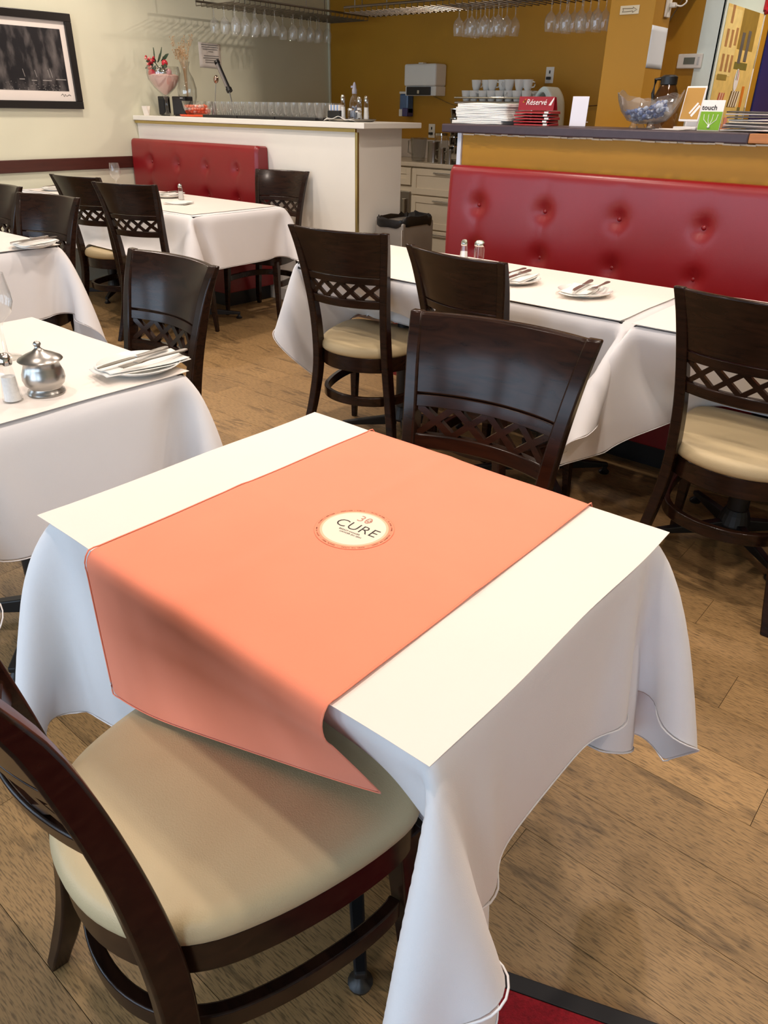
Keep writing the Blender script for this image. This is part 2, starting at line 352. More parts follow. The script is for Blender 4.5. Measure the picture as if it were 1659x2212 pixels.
struct(MB().span(XL, -2.3, YB, YB+.12, 0, CEIL).build('wall_back', M_OCHRE))
struct(MB().span(-2.42, -1.757, 5.0, 5.1, 0, CEIL).build('wall_service', M_OCHRE))
struct(MB().span(-2.42, -2.3, 5.1, YB+.12, 0, CEIL).build('wall_nook', M_OCHRE))
struct(MB().span(-1.857, -1.757, 5.1, 7.0, 0, CEIL).build('wall_gallery', M_OCHRE))
struct(MB().span(-1.857, 2.3, 7.0, 7.1, 0, CEIL).build('wall_end', M_OCHRE))
struct(MB().span(2.2, 2.3, FRONT-.12, 7.0, 0, CEIL).build('wall_right', M_CREAM))
fw = MB().span(XL, 2.2, FRONT-.12, FRONT, 0, .45).span(XL, 2.2, FRONT-.12, FRONT, 1.95, CEIL)
xs = [XL]+[v for ab in WINX for v in ab]+[2.2]
for i in range(0, len(xs), 2): fw.span(xs[i], xs[i+1], FRONT-.12, FRONT, .45, 1.95)
struct(fw.build('wall_front', M_WHITE))
for i, (a, b) in enumerate(WINX):
    wn = MB().span(a, b, FRONT-.09, FRONT-.03, .45, .50).span(a, b, FRONT-.09, FRONT-.03, 1.90, 1.95).span(a, a+.05, FRONT-.09, FRONT-.03, .50, 1.90).span(b-.05, b, FRONT-.09, FRONT-.03, .50, 1.90).span((a+b)/2-.02, (a+b)/2+.02, FRONT-.08, FRONT-.04, .50, 1.90)
    o = struct(wn.build('window_%d' % (i+1), M_WHITE, bevel=.004))
    for p, q in ((a+.05, (a+b)/2-.02), ((a+b)/2+.02, b-.05)):
        MB().span(p, q, FRONT-.063, FRONT-.057, .50, 1.90).build('pane', M_PANE, o)
struct(MB().span(-2.193, -1.939, 4.5, 4.72, 0, CEIL).build('pillar', M_OCHRE, bevel=.003))
struct(MB().span(XL, XL+.022, FRONT, YBAR-.08, .845, .932).build('trim_1', M_RAIL, bevel=.005))
struct(MB().span(XL, XL+.02, YB-.02, YB, 0, CEIL).build('trim_2', M_CREAM, bevel=.003))
struct(MB().span(-1.857, -1.757+.012, 4.988, 5.0, 0, CEIL).span(-1.757, -1.745, 4.988, 5.03, 0, CEIL).build('trim_3', mat('white_gloss', srgb(228, 240, 232), .35, var=.01), bevel=.002))

# ceiling downlights: recessed lamps, each with its own spot light
for i, (lx, ly, pw, ang, aim) in enumerate(DOWN):
    t = thing('ceiling_downlight', 'recessed white ceiling downlight, outside the frame', 'ceiling light', (lx, ly, CEIL), 0, 'recessed ceiling downlights above the dining room')
    MB().lathe([(.075, 0), (.075, -.008), (.055, -.012), (.052, -.004)], 24, cap0=False, cap1=False).build('trim_ring', M_WHITE, t, smooth=40)
    MB().lathe([(.05, -.004), (.045, -.007), (.001, -.008)], 20, cap0=False).build('lens', M_LAMP, t, smooth=40)
    l = bpy.data.lights.new('downlight', 'SPOT'); l.energy = pw; l.color = WARM; l.spot_size = math.radians(ang); l.spot_blend = 0.6; l.shadow_soft_size = 0.05
    lo = bpy.data.objects.new('downlight', l); C.objects.link(lo); lo.parent = t; lo.location = (0, 0, -.03)
# wall-washing spot over the bar
t = thing('track_spotlight', 'small track spotlight over the bar aimed at the cream wall', 'ceiling light', (-3.3, 6.0, CEIL), 0)
MB().lathe([(.03, 0), (.03, -.02), (.008, -.022), (.008, -.06)], 16).build('mount', M_WHITE, t, smooth=40)
d = (Vector((-6.0, 3.3, 1.2))-Vector((-3.3, 6.0, CEIL-.1))).normalized(); q = d.to_track_quat('-Z', 'Y')
MB().lathe([(.03, .05), (.035, .04), (.04, -.04), (.036, -.042), (.03, -.01)], 18, axis=q.to_matrix(), c=(0, 0, -.1)).build('lamp_head', M_WHITE, t, smooth=40)
l = bpy.data.lights.new('spot', 'SPOT'); l.energy = 70; l.color = WARM; l.spot_size = math.radians(62); l.spot_blend = .35; l.shadow_soft_size = .03
lo = bpy.data.objects.new('spot', l); C.objects.link(lo); lo.parent = t; lo.location = Vector((0, 0, -.1))+d*.05; lo.rotation_euler = q.to_euler()

# ================================================================== chairs
HW = smooth_table([0, .1, .2, .33, .43, .55, .65, .75, .85, .925], [.225, .206, .188, .169, .161, .160, .165, .175, .188, .200])
YC = smooth_table([0, .1, .2, .33, .43, .55, .65, .75, .85, .925], [-.245, -.217, -.199, -.188, -.19, -.203, -.219, -.239, -.264, -.292])
DP = smooth_table([0, .2, .43, .6, .8, .925], [.030, .042, .046, .040, .032, .020])
SEAT = [(0, .205), (.12, .204), (.19, .196), (.224, .165), (.231, .10), (.223, .01), (.205, -.075), (.178, -.145), (.135, -.195), (.07, -.228), (0, -.238)]
SEAT = SEAT+[(-x, y) for x, y in SEAT[-2:0:-1]]
OUT = catmull(SEAT, 4, closed=True)
SAG = .036
def back_pt(u, z, off=0.0):      # u in -1..1 across the back; off = forward offset
    return (u*(HW(z)-.010), YC(z)-SAG*(1-u*u)+off, z)
def make_chair():
    t = thing('dining_chair', 'x', 'chair')
    for s in (-1, 1):
        rg = []
        for k in range(29):
            z = .925*k/28; x = s*HW(z); yc = YC(z); d = DP(z)/2; wx = .0155 if z > .05 else .0135
            rg.append([(x-wx, yc-d, z), (x+wx, yc-d, z), (x+wx, yc+d, z), (x-wx, yc+d, z)])
        MB().rings(rg).build('stile', M_WOOD, t, smooth=40, bevel=.004)
        rg = []
        for k in range(7):
            f = k/6; z = .40*f; hx = .011+.010*f; x = s*(.214-.018*f); y = .185-.02*f
            rg.append([(x-hx, y-hx, z), (x+hx, y-hx, z), (x+hx, y+hx, z), (x-hx, y+hx, z)])
        MB().rings(rg).build('front_leg', M_WOOD, t, smooth=40, bevel=.003)
    def slab(name, z0, z1, th, nz, bev):
        rg = []; zz = [z0+(z1-z0)*k/nz for k in range(nz+1)]
        for k in range(25):
            u = -1+2*k/24
            fr = [back_pt(u, z, th/2) for z in zz]; bk = [back_pt(u, z, -th/2) for z in reversed(zz)]
            rg.append(fr+bk)
        MB().rings(rg).build(name, M_WOOD, t, smooth=40, bevel=bev)
    slab('back_panel', .757, .923, .020, 6, .005); slab('panel_rail', .730, .7555, .020, 1, .0015); slab('lower_rail', .636, .670, .022, 1, .004)
    b = MB(); n = 4
    for c in range(n):
        for up in (0, 1):
            rg = []
            for k in range(5):
                f = k/4; u = -.96+1.92*(c+f)/n; z = .668+.064*(f if up else 1-f); hz = .0092; th = .0065-.0004*up
                rg.append([back_pt(u, z-hz, -th), back_pt(u, z-hz, th), back_pt(u, z+hz, th), back_pt(u, z+hz, -th)])
            b.rings(rg)
    b.build('lattice', M_WOOD, t, smooth=40)
    ring = lambda s, z: [(x*s, -.02+(y+.02)*s, z) for x, y in OUT]
    MB().rings([ring(.975, .372), ring(.975, .434)]).build('seat_frame', M_WOOD, t, smooth=50, bevel=.004)
    MB().rings([ring(.965, .432), ring(1.0, .440), ring(1.005, .450), ring(.988, .464), ring(.955, .472), ring(.88, .477), ring(.60, .481), ring(.25, .483)], cap0=True).build('seat_cushion', M_CUSH, t, smooth=60)
    hoop = [p for p in OUT if p[1] < .17]
    k = max(range(len(hoop)), key=lambda i: math.dist(hoop[i], hoop[(i+1) % len(hoop)])); hoop = hoop[k+1:]+hoop[:k+1]
    rg = []
    for i, (x, y) in enumerate(hoop):
        a = hoop[max(i-1, 0)]; c2 = hoop[min(i+1, len(hoop)-1)]; tx, ty = c2[0]-a[0], c2[1]-a[1]; l = math.hypot(tx, ty); nx, ny = -ty/l, tx/l; s = .91
        x *= s; y = -.02+(y+.02)*s
        rg.append([(x-nx*.010, y-ny*.010, .228), (x+nx*.010, y+ny*.010, .228), (x+nx*.010, y+ny*.010, .266), (x-nx*.010, y-ny*.010, .266)])
    MB().rings(rg).build('hoop_stretcher', M_WOOD, t, smooth=50, bevel=.003)
    return t
CHAIRS = [(-.650, .440, -.13, 'dark wooden chair in the foreground with its beige seat under the salmon runner'),
          (-.762, 1.045, PI+.125, 'glossy dark chair facing the camera behind the salmon runner table'),
          (-2.03, 2.37, .196, 'dark chair with beige seat at left end of the right banquette table, seen from behind'),
          (-1.326, 2.26, -.163, 'dark chair half hidden directly behind the glossy chair of the salmon table'),
          (-.467, 2.27, .0, 'dark chair cut off by the right edge, beside the red banquette table'),
          (-1.92, 1.03, PI-.02, 'dark glossy chair behind the plate of the sugar bowl table'),
          (-3.63, 1.61, PI+.2, 'dark chair facing the left table with a single cutlery plate'),
          (-4.32, 1.68, PI+.1, 'dark chair cut off by the left edge, below the framed picture'),
          (-4.66, 2.84, .2, 'leftmost of two dark chairs with their backs turned at the far table'),
          (-4.10, 2.78, .35, 'rightmost of two dark chairs with their backs turned at the far table'),
          (-4.11, 3.60, PI+.28, 'dark chair against the white bar beside the small red bench')]
c0 = make_chair()
for i, (x, y, a, lab) in enumerate(CHAIRS):
    if i == 0: c0.location = (x, y, 0); c0.rotation_euler = (0, 0, a); c0['label'] = lab; c0['group'] = 'matching dark dining chairs'
    else: copy_thing(c0, lab, (x, y, 0), a)

# ================================================================== tables
def make_table(x0, x1, y0, y1, label, zt=.742, feet=True):
    cx, cy = (x0+x1)/2, (y0+y1)/2
    t = thing('dining_table', label, 'table', (cx, cy, 0))
    MB().span(x0-cx+.006, x1-cx-.006, y0-cy+.006, y1-cy-.006, zt-.03, zt-.001).build('tabletop', M_IRON, t, bevel=.004)
    offs = [0] if x1-x0 < 1.0 else [-(x1-x0)/4, (x1-x0)/4]
    for o in offs:
        MB().lathe([(.035, .05), (.035, zt-.05), (.12, zt-.045), (.12, zt-.03)], 20, (o, 0, 0)).build('column', M_IRON, t, smooth=40)
        b = MB().lathe([(.05, .05), (.055, .06), (.045, .10), (.036, .12)], 20, (o, 0, 0))
        for k in range(4):
            a = PI/4+k*PI/2; dx, dy = math.cos(a), math.sin(a); rg = []
            for f in (0, .35, .7, 1):
                r = .03+.25*f; w_ = .016-.005*f; h0 = .028; h1 = .075-.03*f
                rg.append([(o+r*dx-w_*dy, r*dy+w_*dx, h0), (o+r*dx+w_*dy, r*dy-w_*dx, h0), (o+r*dx+w_*dy, r*dy-w_*dx, h1), (o+r*dx-w_*dy, r*dy+w_*dx, h1)])
            b.rings(rg)
        b.build('cross_foot', M_IRON, t, bevel=.004)
        for k in range(4):
            a = PI/4+k*PI/2
            MB().lathe([(.020, 0), (.022, .008), (.012, .016), (.006, .03)], 14, (o+.27*math.cos(a), .27*math.sin(a), 0)).build('glide', M_BLACK, t, smooth=40)
    return t
def paper(x0, x1, y0, y1, z, label, curl=.0012, seed=0, rz=0.0):
    rng = random.Random(seed); ph = [rng.uniform(0, 6) for _ in range(6)]; cx, cy = (x0+x1)/2, (y0+y1)/2
    def fn(u, v):
        x = x0+(x1-x0)*u-cx; y = y0+(y1-y0)*v-cy
        w_ = .0006*math.sin(9*u+ph[0])*math.sin(8*v+ph[1])+curl*(max(0, abs(u-.5)*2-.85)/.15)*(max(0, abs(v-.5)*2-.8)/.2)*(.6+.4*math.sin(ph[2]+3*u+5*v))
        e = .0022*math.sin(14*u+ph[3])*(1 if v in (0, 1) else 0)+.0
        return (x+.0016*math.sin(11*v+ph[4])*(1 if u in (0, 1) else 0), y+e*.6, .0012+abs(w_))
    o = MB().grid(fn, 40, 32).build('paper_topper', M_PAPER, solid=.0007, loc=(cx, cy, z), rot=(0, 0, rz))
    return tag(o, label, 'paper sheet')
ZT = .742
# ---- foreground table
FX0, FX1, FY0, FY1 = -1.043, -.303, .440, 1.026
make_table(FX0, FX1, FY0, FY1, 'small pedestal table under the salmon runner and white cloth')
SCX, SCY, SCA = CHAIRS[0][0], CHAIRS[0][1], CHAIRS[0][2]
ACX, ACY, ACA = CHAIRS[1][0], CHAIRS[1][1], CHAIRS[1][2]
def seat_front(u):      # front outline of a seat in the chair's frame
    return .206-.05*np.maximum(0, (np.abs(u)-.15)/.085)**2
def seat_push(P, V0, t, th, cx, cy, ang, dist=.42, ease=0.0):
    """a chair sliding in under the table: it shoves the hanging cloth inwards"""
    k = min(1.0, max(0.0, (t-.34)/.36)); k = k*k*(3-2*k); fx, fy = -math.sin(ang), math.cos(ang); rx, ry = fy, -fx
    px, py = cx-fx*dist*(1-k), cy-fy*dist*(1-k); dx = P[..., 0]-px; dy = P[..., 1]-py; u = dx*rx+dy*ry; v = dx*fx+dy*fy
    fr = seat_front(u)+th-ease*np.clip((-u-.02)/.2, 0, 1)-.07*ease; z = P[..., 2]; dome = .012*np.clip((z-.472)/.012, 0, 1)
    hit = (np.abs(u) < .238) & (v < fr-dome) & (v > -.30) & (z < .490+th)
    d = np.where(hit, fr-dome-v, 0); P[..., 0] += d*fx; P[..., 1] += d*fy; V0[hit] = P[hit]
def seat_rest(P, V0, th, cx, cy, ang):
    hit = rbox_push(P, (cx+math.sin(ang)*.01, cy-math.cos(ang)*.01, .34), .232, .225, .146, .04, th, math.cos(ang), math.sin(ang)); V0[hit] = P[hit]*.7+V0[hit]*.3
def fg_coll(t, P, V0):
    seat_push(P, V0, t, .0, SCX, SCY, SCA, ease=.22); seat_push(P, V0, t, .004, ACX, ACY, ACA)
    P[:13, :, 0] = np.minimum(P[:13, :, 0], FX0-.006); P[-13:, :, 0] = np.maximum(P[-13:, :, 0], FX1+.006)      # the side drops stay outside the table edge
    e = P[:13, :16]; I, J = np.meshgrid(np.arange(13), np.arange(16), indexing='ij'); d_ = (e[..., 1]-FY0)-(e[..., 0]-FX0); side = (16-J)/16. < (13-I)/13.     # the two halves of the left corner fold do not cross
    d_ = np.where(side, np.minimum(d_-.003, 0), np.maximum(d_+.003, 0))/2; e[..., 1] -= d_; e[..., 0] += d_
    q = P[:, :17]; q[..., 1] = np.where(q[..., 0] < -.87, np.minimum(q[..., 1], FY0+.008), q[..., 1])
def fg_force(t, P):
    a = np.zeros_like(P); x, y, z = P[..., 0], P[..., 1], P[..., 2]
    a[..., 1] = np.where((y < FY0+.2) & (z < ZT-.01) & (x > -.80) & (x < -.36), 2.6, 0)
    nc = (x > FX1-.01) & (y < FY0+.14) & (y >= FY0-.03) & (z < ZT-.12); a[..., 0] += np.where(nc, 2.2, 0)
    nt_ = (x > FX1-.05) & (y < FY0-.03) & (z < ZT-.15); a[..., 0] += np.where(nt_, -1.9, 0); a[..., 1] += np.where(nt_, -.6, 0)
    rc = (x > FX1-.04) & (y > FY1-.12) & (z < ZT-.05); a[..., 0] += np.where(rc, .7, 0); a[..., 1] += np.where(rc, .5, 0)
    k = 5.0*max(0, 1-t/.5)+.6; a[:13, :16, 0] -= k; a[:13, :16, 1] -= k
    return a
Pc = drape(FX0, FX1, FY0, FY1, ZT, FX0-.305, FX1+.305, FY0-.385, FY1+.385, .0235, steps=150, collide=fg_coll, force=fg_force, seed=3)
tag(cloth_obj('tablecloth', Pc, M_CLOTH, hem=True), 'white linen tablecloth draped over the foreground table with hanging corners', 'tablecloth')
paper(-1.054, -.2906, .4285, 1.0375, ZT+.0042, 'white paper sheet on the foreground table under the salmon runner', seed=2)
RX0, RX1 = -.897, -.424
def run_coll(t, P, V0): seat_rest(P, V0, .004, SCX, SCY, SCA); seat_push(P, V0, t, .012, ACX, ACY, ACA)
def run_force(t, P):
    a = np.zeros_like(P); a[..., 1] = np.where((P[..., 1] < FY0+.2) & (P[..., 2] < ZT-.005), 7.5*np.clip((P[..., 0]-RX0)/(RX1-RX0)-.2, 0, 1), 0); return a
Pr = drape(FX0-.01, FX1+.01, FY0-.0165, FY1+.0165, ZT, RX0, RX1, FY0-.272, FY1+.272, .0175, steps=110, th=.009, collide=run_coll, force=run_force, seed=5, noise=.002, bend=.25)
# pressed-in fold creases of the runner
n0, n1 = Pr.shape[:2]
for i in range(n0):
    for j in range(n1):
        x, y = Pr[i, j, 0], Pr[i, j, 1]
        if Pr[i, j, 2] > ZT+.004:
            kf = min(1, max(0, (math.hypot(x+.656, y-.722)-.06)/.05)); Pr[i, j, 2] = ZT+.009+kf*(Pr[i, j, 2]-ZT-.009)
            Pr[i, j, 2] += kf*.0022*math.exp(-((x+.70+.02*(y-.7))/.012)**2)+kf*(.0018*math.exp(-((y-.70)/.012)**2)+.0010*math.sin(23*x+9*y)*math.sin(17*y))
runner = tag(cloth_obj('table_runner', Pr, M_SALMON, hem=True, hem_r=.0012), 'salmon orange cloth runner laid across the foreground table', 'table runner')

# ---- round printed emblem on the runner
EC = (-.656, .722, ZT+.0095)
em = thing('printed_emblem', 'round cream printed emblem reading CURE on the salmon runner', 'emblem', EC, math.radians(6))
M_EMB = mat('cream_print', srgb(244, 228, 208), .8, var=.01); M_EMR = mat('salmon_print', srgb(252, 150, 116), .8, var=.01); M_EMP = mat('peach_print', srgb(248, 196, 160), .8, var=.01); M_30 = mat('rose_print', srgb(196, 140, 122), .8, var=.02)
R0 = .0615
def disc(name, r, z, h, mt): MB().lathe([(r, z), (r, z+h)], 72).build(name, mt, em)
disc('outline_ring', R0-.0004, -.0004, .0005, mat('outline_print', srgb(232, 126, 96), .8, var=.01)); disc('border_band', R0-.0011, 0, .0004, M_EMR); disc('inner_fade', R0-.0092, .0002, .0004, M_EMP); disc('centre_field', R0-.0128, .0004, .0004, M_EMB)
ZE = .0010
text('CURE', .0300, M_INK, em, (.003, .003, ZE), name='lettering', bold=-.0004, extrude=.0002, spacing=1.02)
text('30', .0250, M_30, em, (-.001, .0295, ZE), name='lettering', bold=-.0003, extrude=.0002)
b = MB()
for k in range(8):
    a = k*PI/4; b.box(.0072+.0034*math.cos(a), .0295+.0034*math.sin(a), ZE+.0002, .0036, .0007, .0004, rz=a)
b.build('rays', M_30, em)
text('BREAST CANCER', .0048, M_INK, em, (.000, -.0125, ZE), extrude=.0001, spacing=1.05); text('CANCER DU SEIN', .0048, M_INK, em, (.006, -.0185, ZE), extrude=.0001, spacing=1.05)
ringtxt = '30 YEARS STRONG  \u2022  CELEBRATE THE LEGACY  \u2022  POWER THE FUTURE  \u2022  DONATE TODAY  \u2022  DEPUIS 30 ANS  \u2022  CELEBREZ L\u2019HERITAGE  \u2022  PROPULSER L\u2019AVENIR  \u2022  FAITES UN DON  \u2022  '
curved = MB()
for k, ch in enumerate(ringtxt):
    if ch == ' ': continue
    a = math.radians(58)-2*PI*k/len(ringtxt); rr = R0-.0048
    cu = bpy.data.curves.new('g', 'FONT'); cu.body = ch; cu.size = .0034; cu.offset = -.00006; cu.align_x = 'CENTER'; cu.align_y = 'CENTER'; cu.extrude = .0001; cu.resolution_u = 2
    to = bpy.data.objects.new('g', cu); C.objects.link(to); me = bpy.data.meshes.new_from_object(to); bpy.data.objects.remove(to)
    Mx = Matrix.Translation((rr*math.cos(a), rr*math.sin(a), ZE-.0004)) @ Matrix.Rotation(a-PI/2, 4, 'Z')
    curved.add([tuple(Mx @ v.co) for v in me.vertices], [tuple(p.vertices) for p in me.polygons])
curved.build('border_lettering', mat('brown_print', srgb(96, 54, 44), .7, var=.02), em)

# ---- sugar bowl table (left, middle)
AX0, AX1, AY0, AY1 = -2.232, -1.474, .415, 1.026
make_table(AX0, AX1, AY0, AY1, 'pedestal table under white cloth carrying the steel sugar bowl')
def a_coll(t, P, V0): seat_push(P, V0, t, .006, CHAIRS[5][0], CHAIRS[5][1], CHAIRS[5][2])
Pa = drape(AX0, AX1, AY0, AY1, ZT, AX0-.20, AX1+.305, AY0-.385, AY1+.385, .031, steps=110, collide=a_coll, seed=11)
tag(cloth_obj('tablecloth', Pa, M_CLOTH, hem=True), 'white tablecloth on the table with the steel sugar bowl', 'tablecloth')
paper(AX0, AX1+.002, AY0, AY1+.002, ZT+.004, 'white paper sheet under the steel sugar bowl and salt shaker', seed=5)
# ---- left table with a single plate near its corner
BX0, BX1, BY0, BY1 = -4.75, -3.385, 1.14, 1.752
make_table(BX0, BX1, BY0, BY1, 'table under white cloth at the left edge in front of two chairs')
def b_coll(t, P, V0):
    for k in (6, 7): seat_rest(P, V0, .004, CHAIRS[k][0], CHAIRS[k][1], CHAIRS[k][2])
Pb = drape(BX0, BX1, BY0, BY1, ZT, BX0-.2, BX1+.305, BY0-.385, BY1+.385, .036, steps=100, collide=b_coll, seed=12)
tag(cloth_obj('tablecloth', Pb, M_CLOTH, hem=True), 'white tablecloth with pressed folds at the left edge', 'tablecloth')
paper(BX0, BX1+.002, BY0, BY1+.002, ZT+.004, 'white paper sheet on the table at the left edge', seed=6)
# ---- far table in front of the small red bench
DX0, DX1, DY0, DY1 = -5.90, -3.80, 2.80, 3.53
make_table(DX0, DX1, DY0, DY1, 'long table under white cloth in front of the small red bench')
def d_coll(t, P, V0):
    for k in (8, 9): seat_rest(P, V0, .004, CHAIRS[k][0], CHAIRS[k][1], CHAIRS[k][2])
    seat_push(P, V0, t, .008, CHAIRS[10][0], CHAIRS[10][1], CHAIRS[10][2])
Pd = drape(DX0, DX1, DY0, DY1, ZT, DX0-.1, DX1+.31, DY0-.32, DY1+.28, .036, steps=100, collide=d_coll, seed=14)
tag(cloth_obj('tablecloth', Pd, M_CLOTH, hem=True), 'cream lit tablecloth on the far table before the small red bench', 'tablecloth')
paper(DX0+.1, DX1-.05, DY0+.03, DY1-.03, ZT+.004, 'white paper sheet on the far table before the small red bench', seed=7)
# ---- right tables along the long red banquette
EX0, EX1, EY0, EY1 = -2.36, -.905, 2.235, 2.835
make_table(EX0, EX1, EY0, EY1, 'long table under white cloth before the right red banquette')
def ramp(t, a, b): k = min(1.0, max(0.0, (t-a)/(b-a))); return k*k*(3-2*k)
def e_coll(t, P, V0):
    for k in (2, 3): seat_push(P, V0, t, .008, CHAIRS[k][0], CHAIRS[k][1], CHAIRS[k][2])
    k = ramp(t, .15, .5); lim = EX1+.32*(1-k)+.013*k; m_ = P[..., 0] > lim; P[m_, 0] = lim
    lim = EY1+.22*(1-k)+.03*k; m_ = P[..., 1] > lim; P[m_, 1] = lim
def e_force(t, P):
    a = np.zeros_like(P); a[..., 1] = np.where((P[..., 0] > EX1-.05) & (P[..., 1] < EY0+.15) & (P[..., 2] < ZT-.02), -4.0, 0); return a
Pe = drape(EX0, EX1, EY0, EY1, ZT, EX0-.305, EX1+.30, EY0-.385, EY1+.2, .033, steps=120, collide=e_coll, force=e_force, seed=15)
tag(cloth_obj('tablecloth', Pe, M_CLOTH, hem=True), 'white tablecloth on the banquette table with two cutlery plates', 'tablecloth')
paper(EX0+.01, EX1-.01, EY0-.002, EY1-.005, ZT+.004, 'white paper sheet under the two cutlery plates by the banquette', seed=8)
GX0, GX1, GY0, GY1 = -.875, .60, 2.225, 2.835
make_table(GX0, GX1, GY0, GY1, 'second banquette table under white cloth at the right edge')
def g_coll(t, P, V0):
    seat_push(P, V0, t, .008, CHAIRS[4][0], CHAIRS[4][1], CHAIRS[4][2])
    k = ramp(t, .15, .5); lim = GX0-.34*(1-k)-.012*k
    m_ = (P[..., 0] < lim) & (P[..., 1] > GY0-.018); Q = P[m_]; d1 = lim-Q[:, 0]; d2 = Q[:, 1]-(GY0-.018)
    front = d2 < d1; Q[front, 1] = GY0-.018; Q[~front, 0] = lim; P[m_] = Q
    lim = GY1+.22*(1-k)+.03*k; m_ = P[..., 1] > lim; P[m_, 1] = lim
def g_force(t, P):
    a = np.zeros_like(P); m_ = (P[..., 0] < GX0+.06) & (P[..., 2] < ZT-.005)
    a[..., 0] = np.where(m_, -5.0, 0); a[..., 1] = np.where(m_ & (P[..., 0] < GX0), -2.0, 0); return a
Pg = drape(GX0, GX1, GY0, GY1, ZT, GX0-.32, GX1+.1, GY0-.385, GY1+.2, .031, steps=120, collide=g_coll, force=g_force, seed=21)
tag(cloth_obj('tablecloth', Pg, M_CLOTH, hem=True), 'white tablecloth with a folded corner flap on the rightmost banquette table', 'tablecloth')
paper(GX0+.004, GX1, GY0-.004, GY1-.005, ZT+.0045, 'white paper sheet on the rightmost banquette table', seed=9)

# ================================================================== red tufted benches
def bench(name, label, x0, x1, yf, yb, ztop, seat_y, btns, rows, zs=.44):
    cx = (x0+x1)/2; t = thing(name, label, 'bench', (cx, yb, 0)); Yf = yf-yb; n = int((x1-x0)/.016); nv = 44
    def fn(u, v):                                   # front face, over the rounded top, down the back
        x = x0+(x1-x0)*u
        if v < .80:
            z = zs-.02+(ztop-.03-zs+.02)*v/.80; y = Yf; by = 0
            for bx in btns:
                for bz in rows:
                    dx, dz = (x-bx), (z-bz); r2 = dx*dx+dz*dz
                    by += .020*math.exp(-r2/.0016)+.008*math.exp(-abs(dx)/.02-abs(dz)/.10)*(1 if dz < 0 else .6)
            bul = -.012*math.sin(PI*min(1, max(0, (z-zs)/(ztop-zs))))
            y += by+bul
        else:
            a = (v-.80)/.20*PI/2; y = Yf+.03-.03*math.cos(a)+(0 if v < 1 else 0); z = ztop-.03+.03*math.sin(a)
        ed = min(x-x0, x1-x); y += .018*max(0, 1-ed/.02)**2; z -= .010*max(0, 1-ed/.02)**2*(v > .7)
        return (x-cx, y, z)
    b = MB().grid(fn, n, nv)
    N = nv+1; v0 = len(b.v)
    # close: top, back, sides
    rows_f = [[b.v[i*N+j] for j in range(N)] for i in range(n+1)]
    for i in range(n+1): b.v.append((rows_f[i][-1][0], -.004, rows_f[i][-1][2]-.004)); b.v.append((rows_f[i][-1][0], -.004, zs-.02))
    for i in range(n):
        b.f.append((i*N+nv, v0+2*i, v0+2*i+2, (i+1)*N+nv)[::-1]); b.f.append((v0+2*i, v0+2*i+1, v0+2*i+3, v0+2*i+2)[::-1])
    for i, rev in ((0, False), (n, True)):
        loop = [i*N+j for j in range(N)]+[v0+2*i, v0+2*i+1]; b.f.append(tuple(loop if rev else reversed(loop)))
    back = b.build('backrest', M_RED, t, smooth=50)
    for bx in btns:
        for bz in rows:
            MB().lathe([(.001, -.007), (.006, -.006), (.0105, -.002), (.011, .002), (.008, .006)][::-1], 14, (bx-cx, Yf+.015, bz), axis=Euler((-PI/2, 0, 0)).to_matrix()).build('button', M_RED, back, smooth=60)
    MB().span(x0-cx+.002, x1-cx-.002, seat_y-yb, Yf+.03, .33, zs).build('seat', M_RED, t, smooth=40, bevel=.03, seg=4)
    MB().span(x0-cx+.004, x1-cx-.004, seat_y-yb+.02, -.004, .10, .33).build('base_panel', M_RED, t, bevel=.006)
    MB().span(x0-cx+.03, x1-cx-.03, seat_y-yb+.06, -.02, 0, .10).build('plinth', M_BLACK, t)
    return t
bench('banquette_bench', 'long red button-tufted banquette bench under the ochre counter', -2.35, .80, 3.29, 3.40, 1.075, 2.86, [-2.165+.366*k for k in range(8)], (.905, .70))
bench('banquette_bench', 'small red button-tufted bench against the white bar on the left', -5.98, -4.425, 3.86, 3.965, 1.066, 3.47, [-5.72+.352*k for k in range(4)], (.905, .70))

# ================================================================== white bar and its counter
b_ = thing('bar_counter', 'white half-height bar with pale counter top and brass corner strip', 'bar counter', (-4.78, YBAR, 0))
ox, oy = -4.78, YBAR
MB().span(XL+.004-ox, -3.57-ox, 0, .46, .0, 1.197).build('body', M_WHITE, b_, bevel=.004)
MB().span(XL+.004-ox, -3.48-ox, -.035, .56, 1.197, 1.231).build('counter_slab', M_WHITE, b_, bevel=.004)
MB().span(XL+.004-ox, -3.57-ox, -.022, -.001, 1.175, 1.196).build('brass_edge', M_BRASS, b_, bevel=.002)
MB().span(-3.584-ox, -3.565-ox, -.006, .014, .10, 1.175).build('brass_corner', M_BRASS, b_, bevel=.002)
MB().span(XL+.004-ox, -3.57-ox, -.012, -.001, 0, .09).build('kick_board', M_WHITE, b_, bevel=.003)
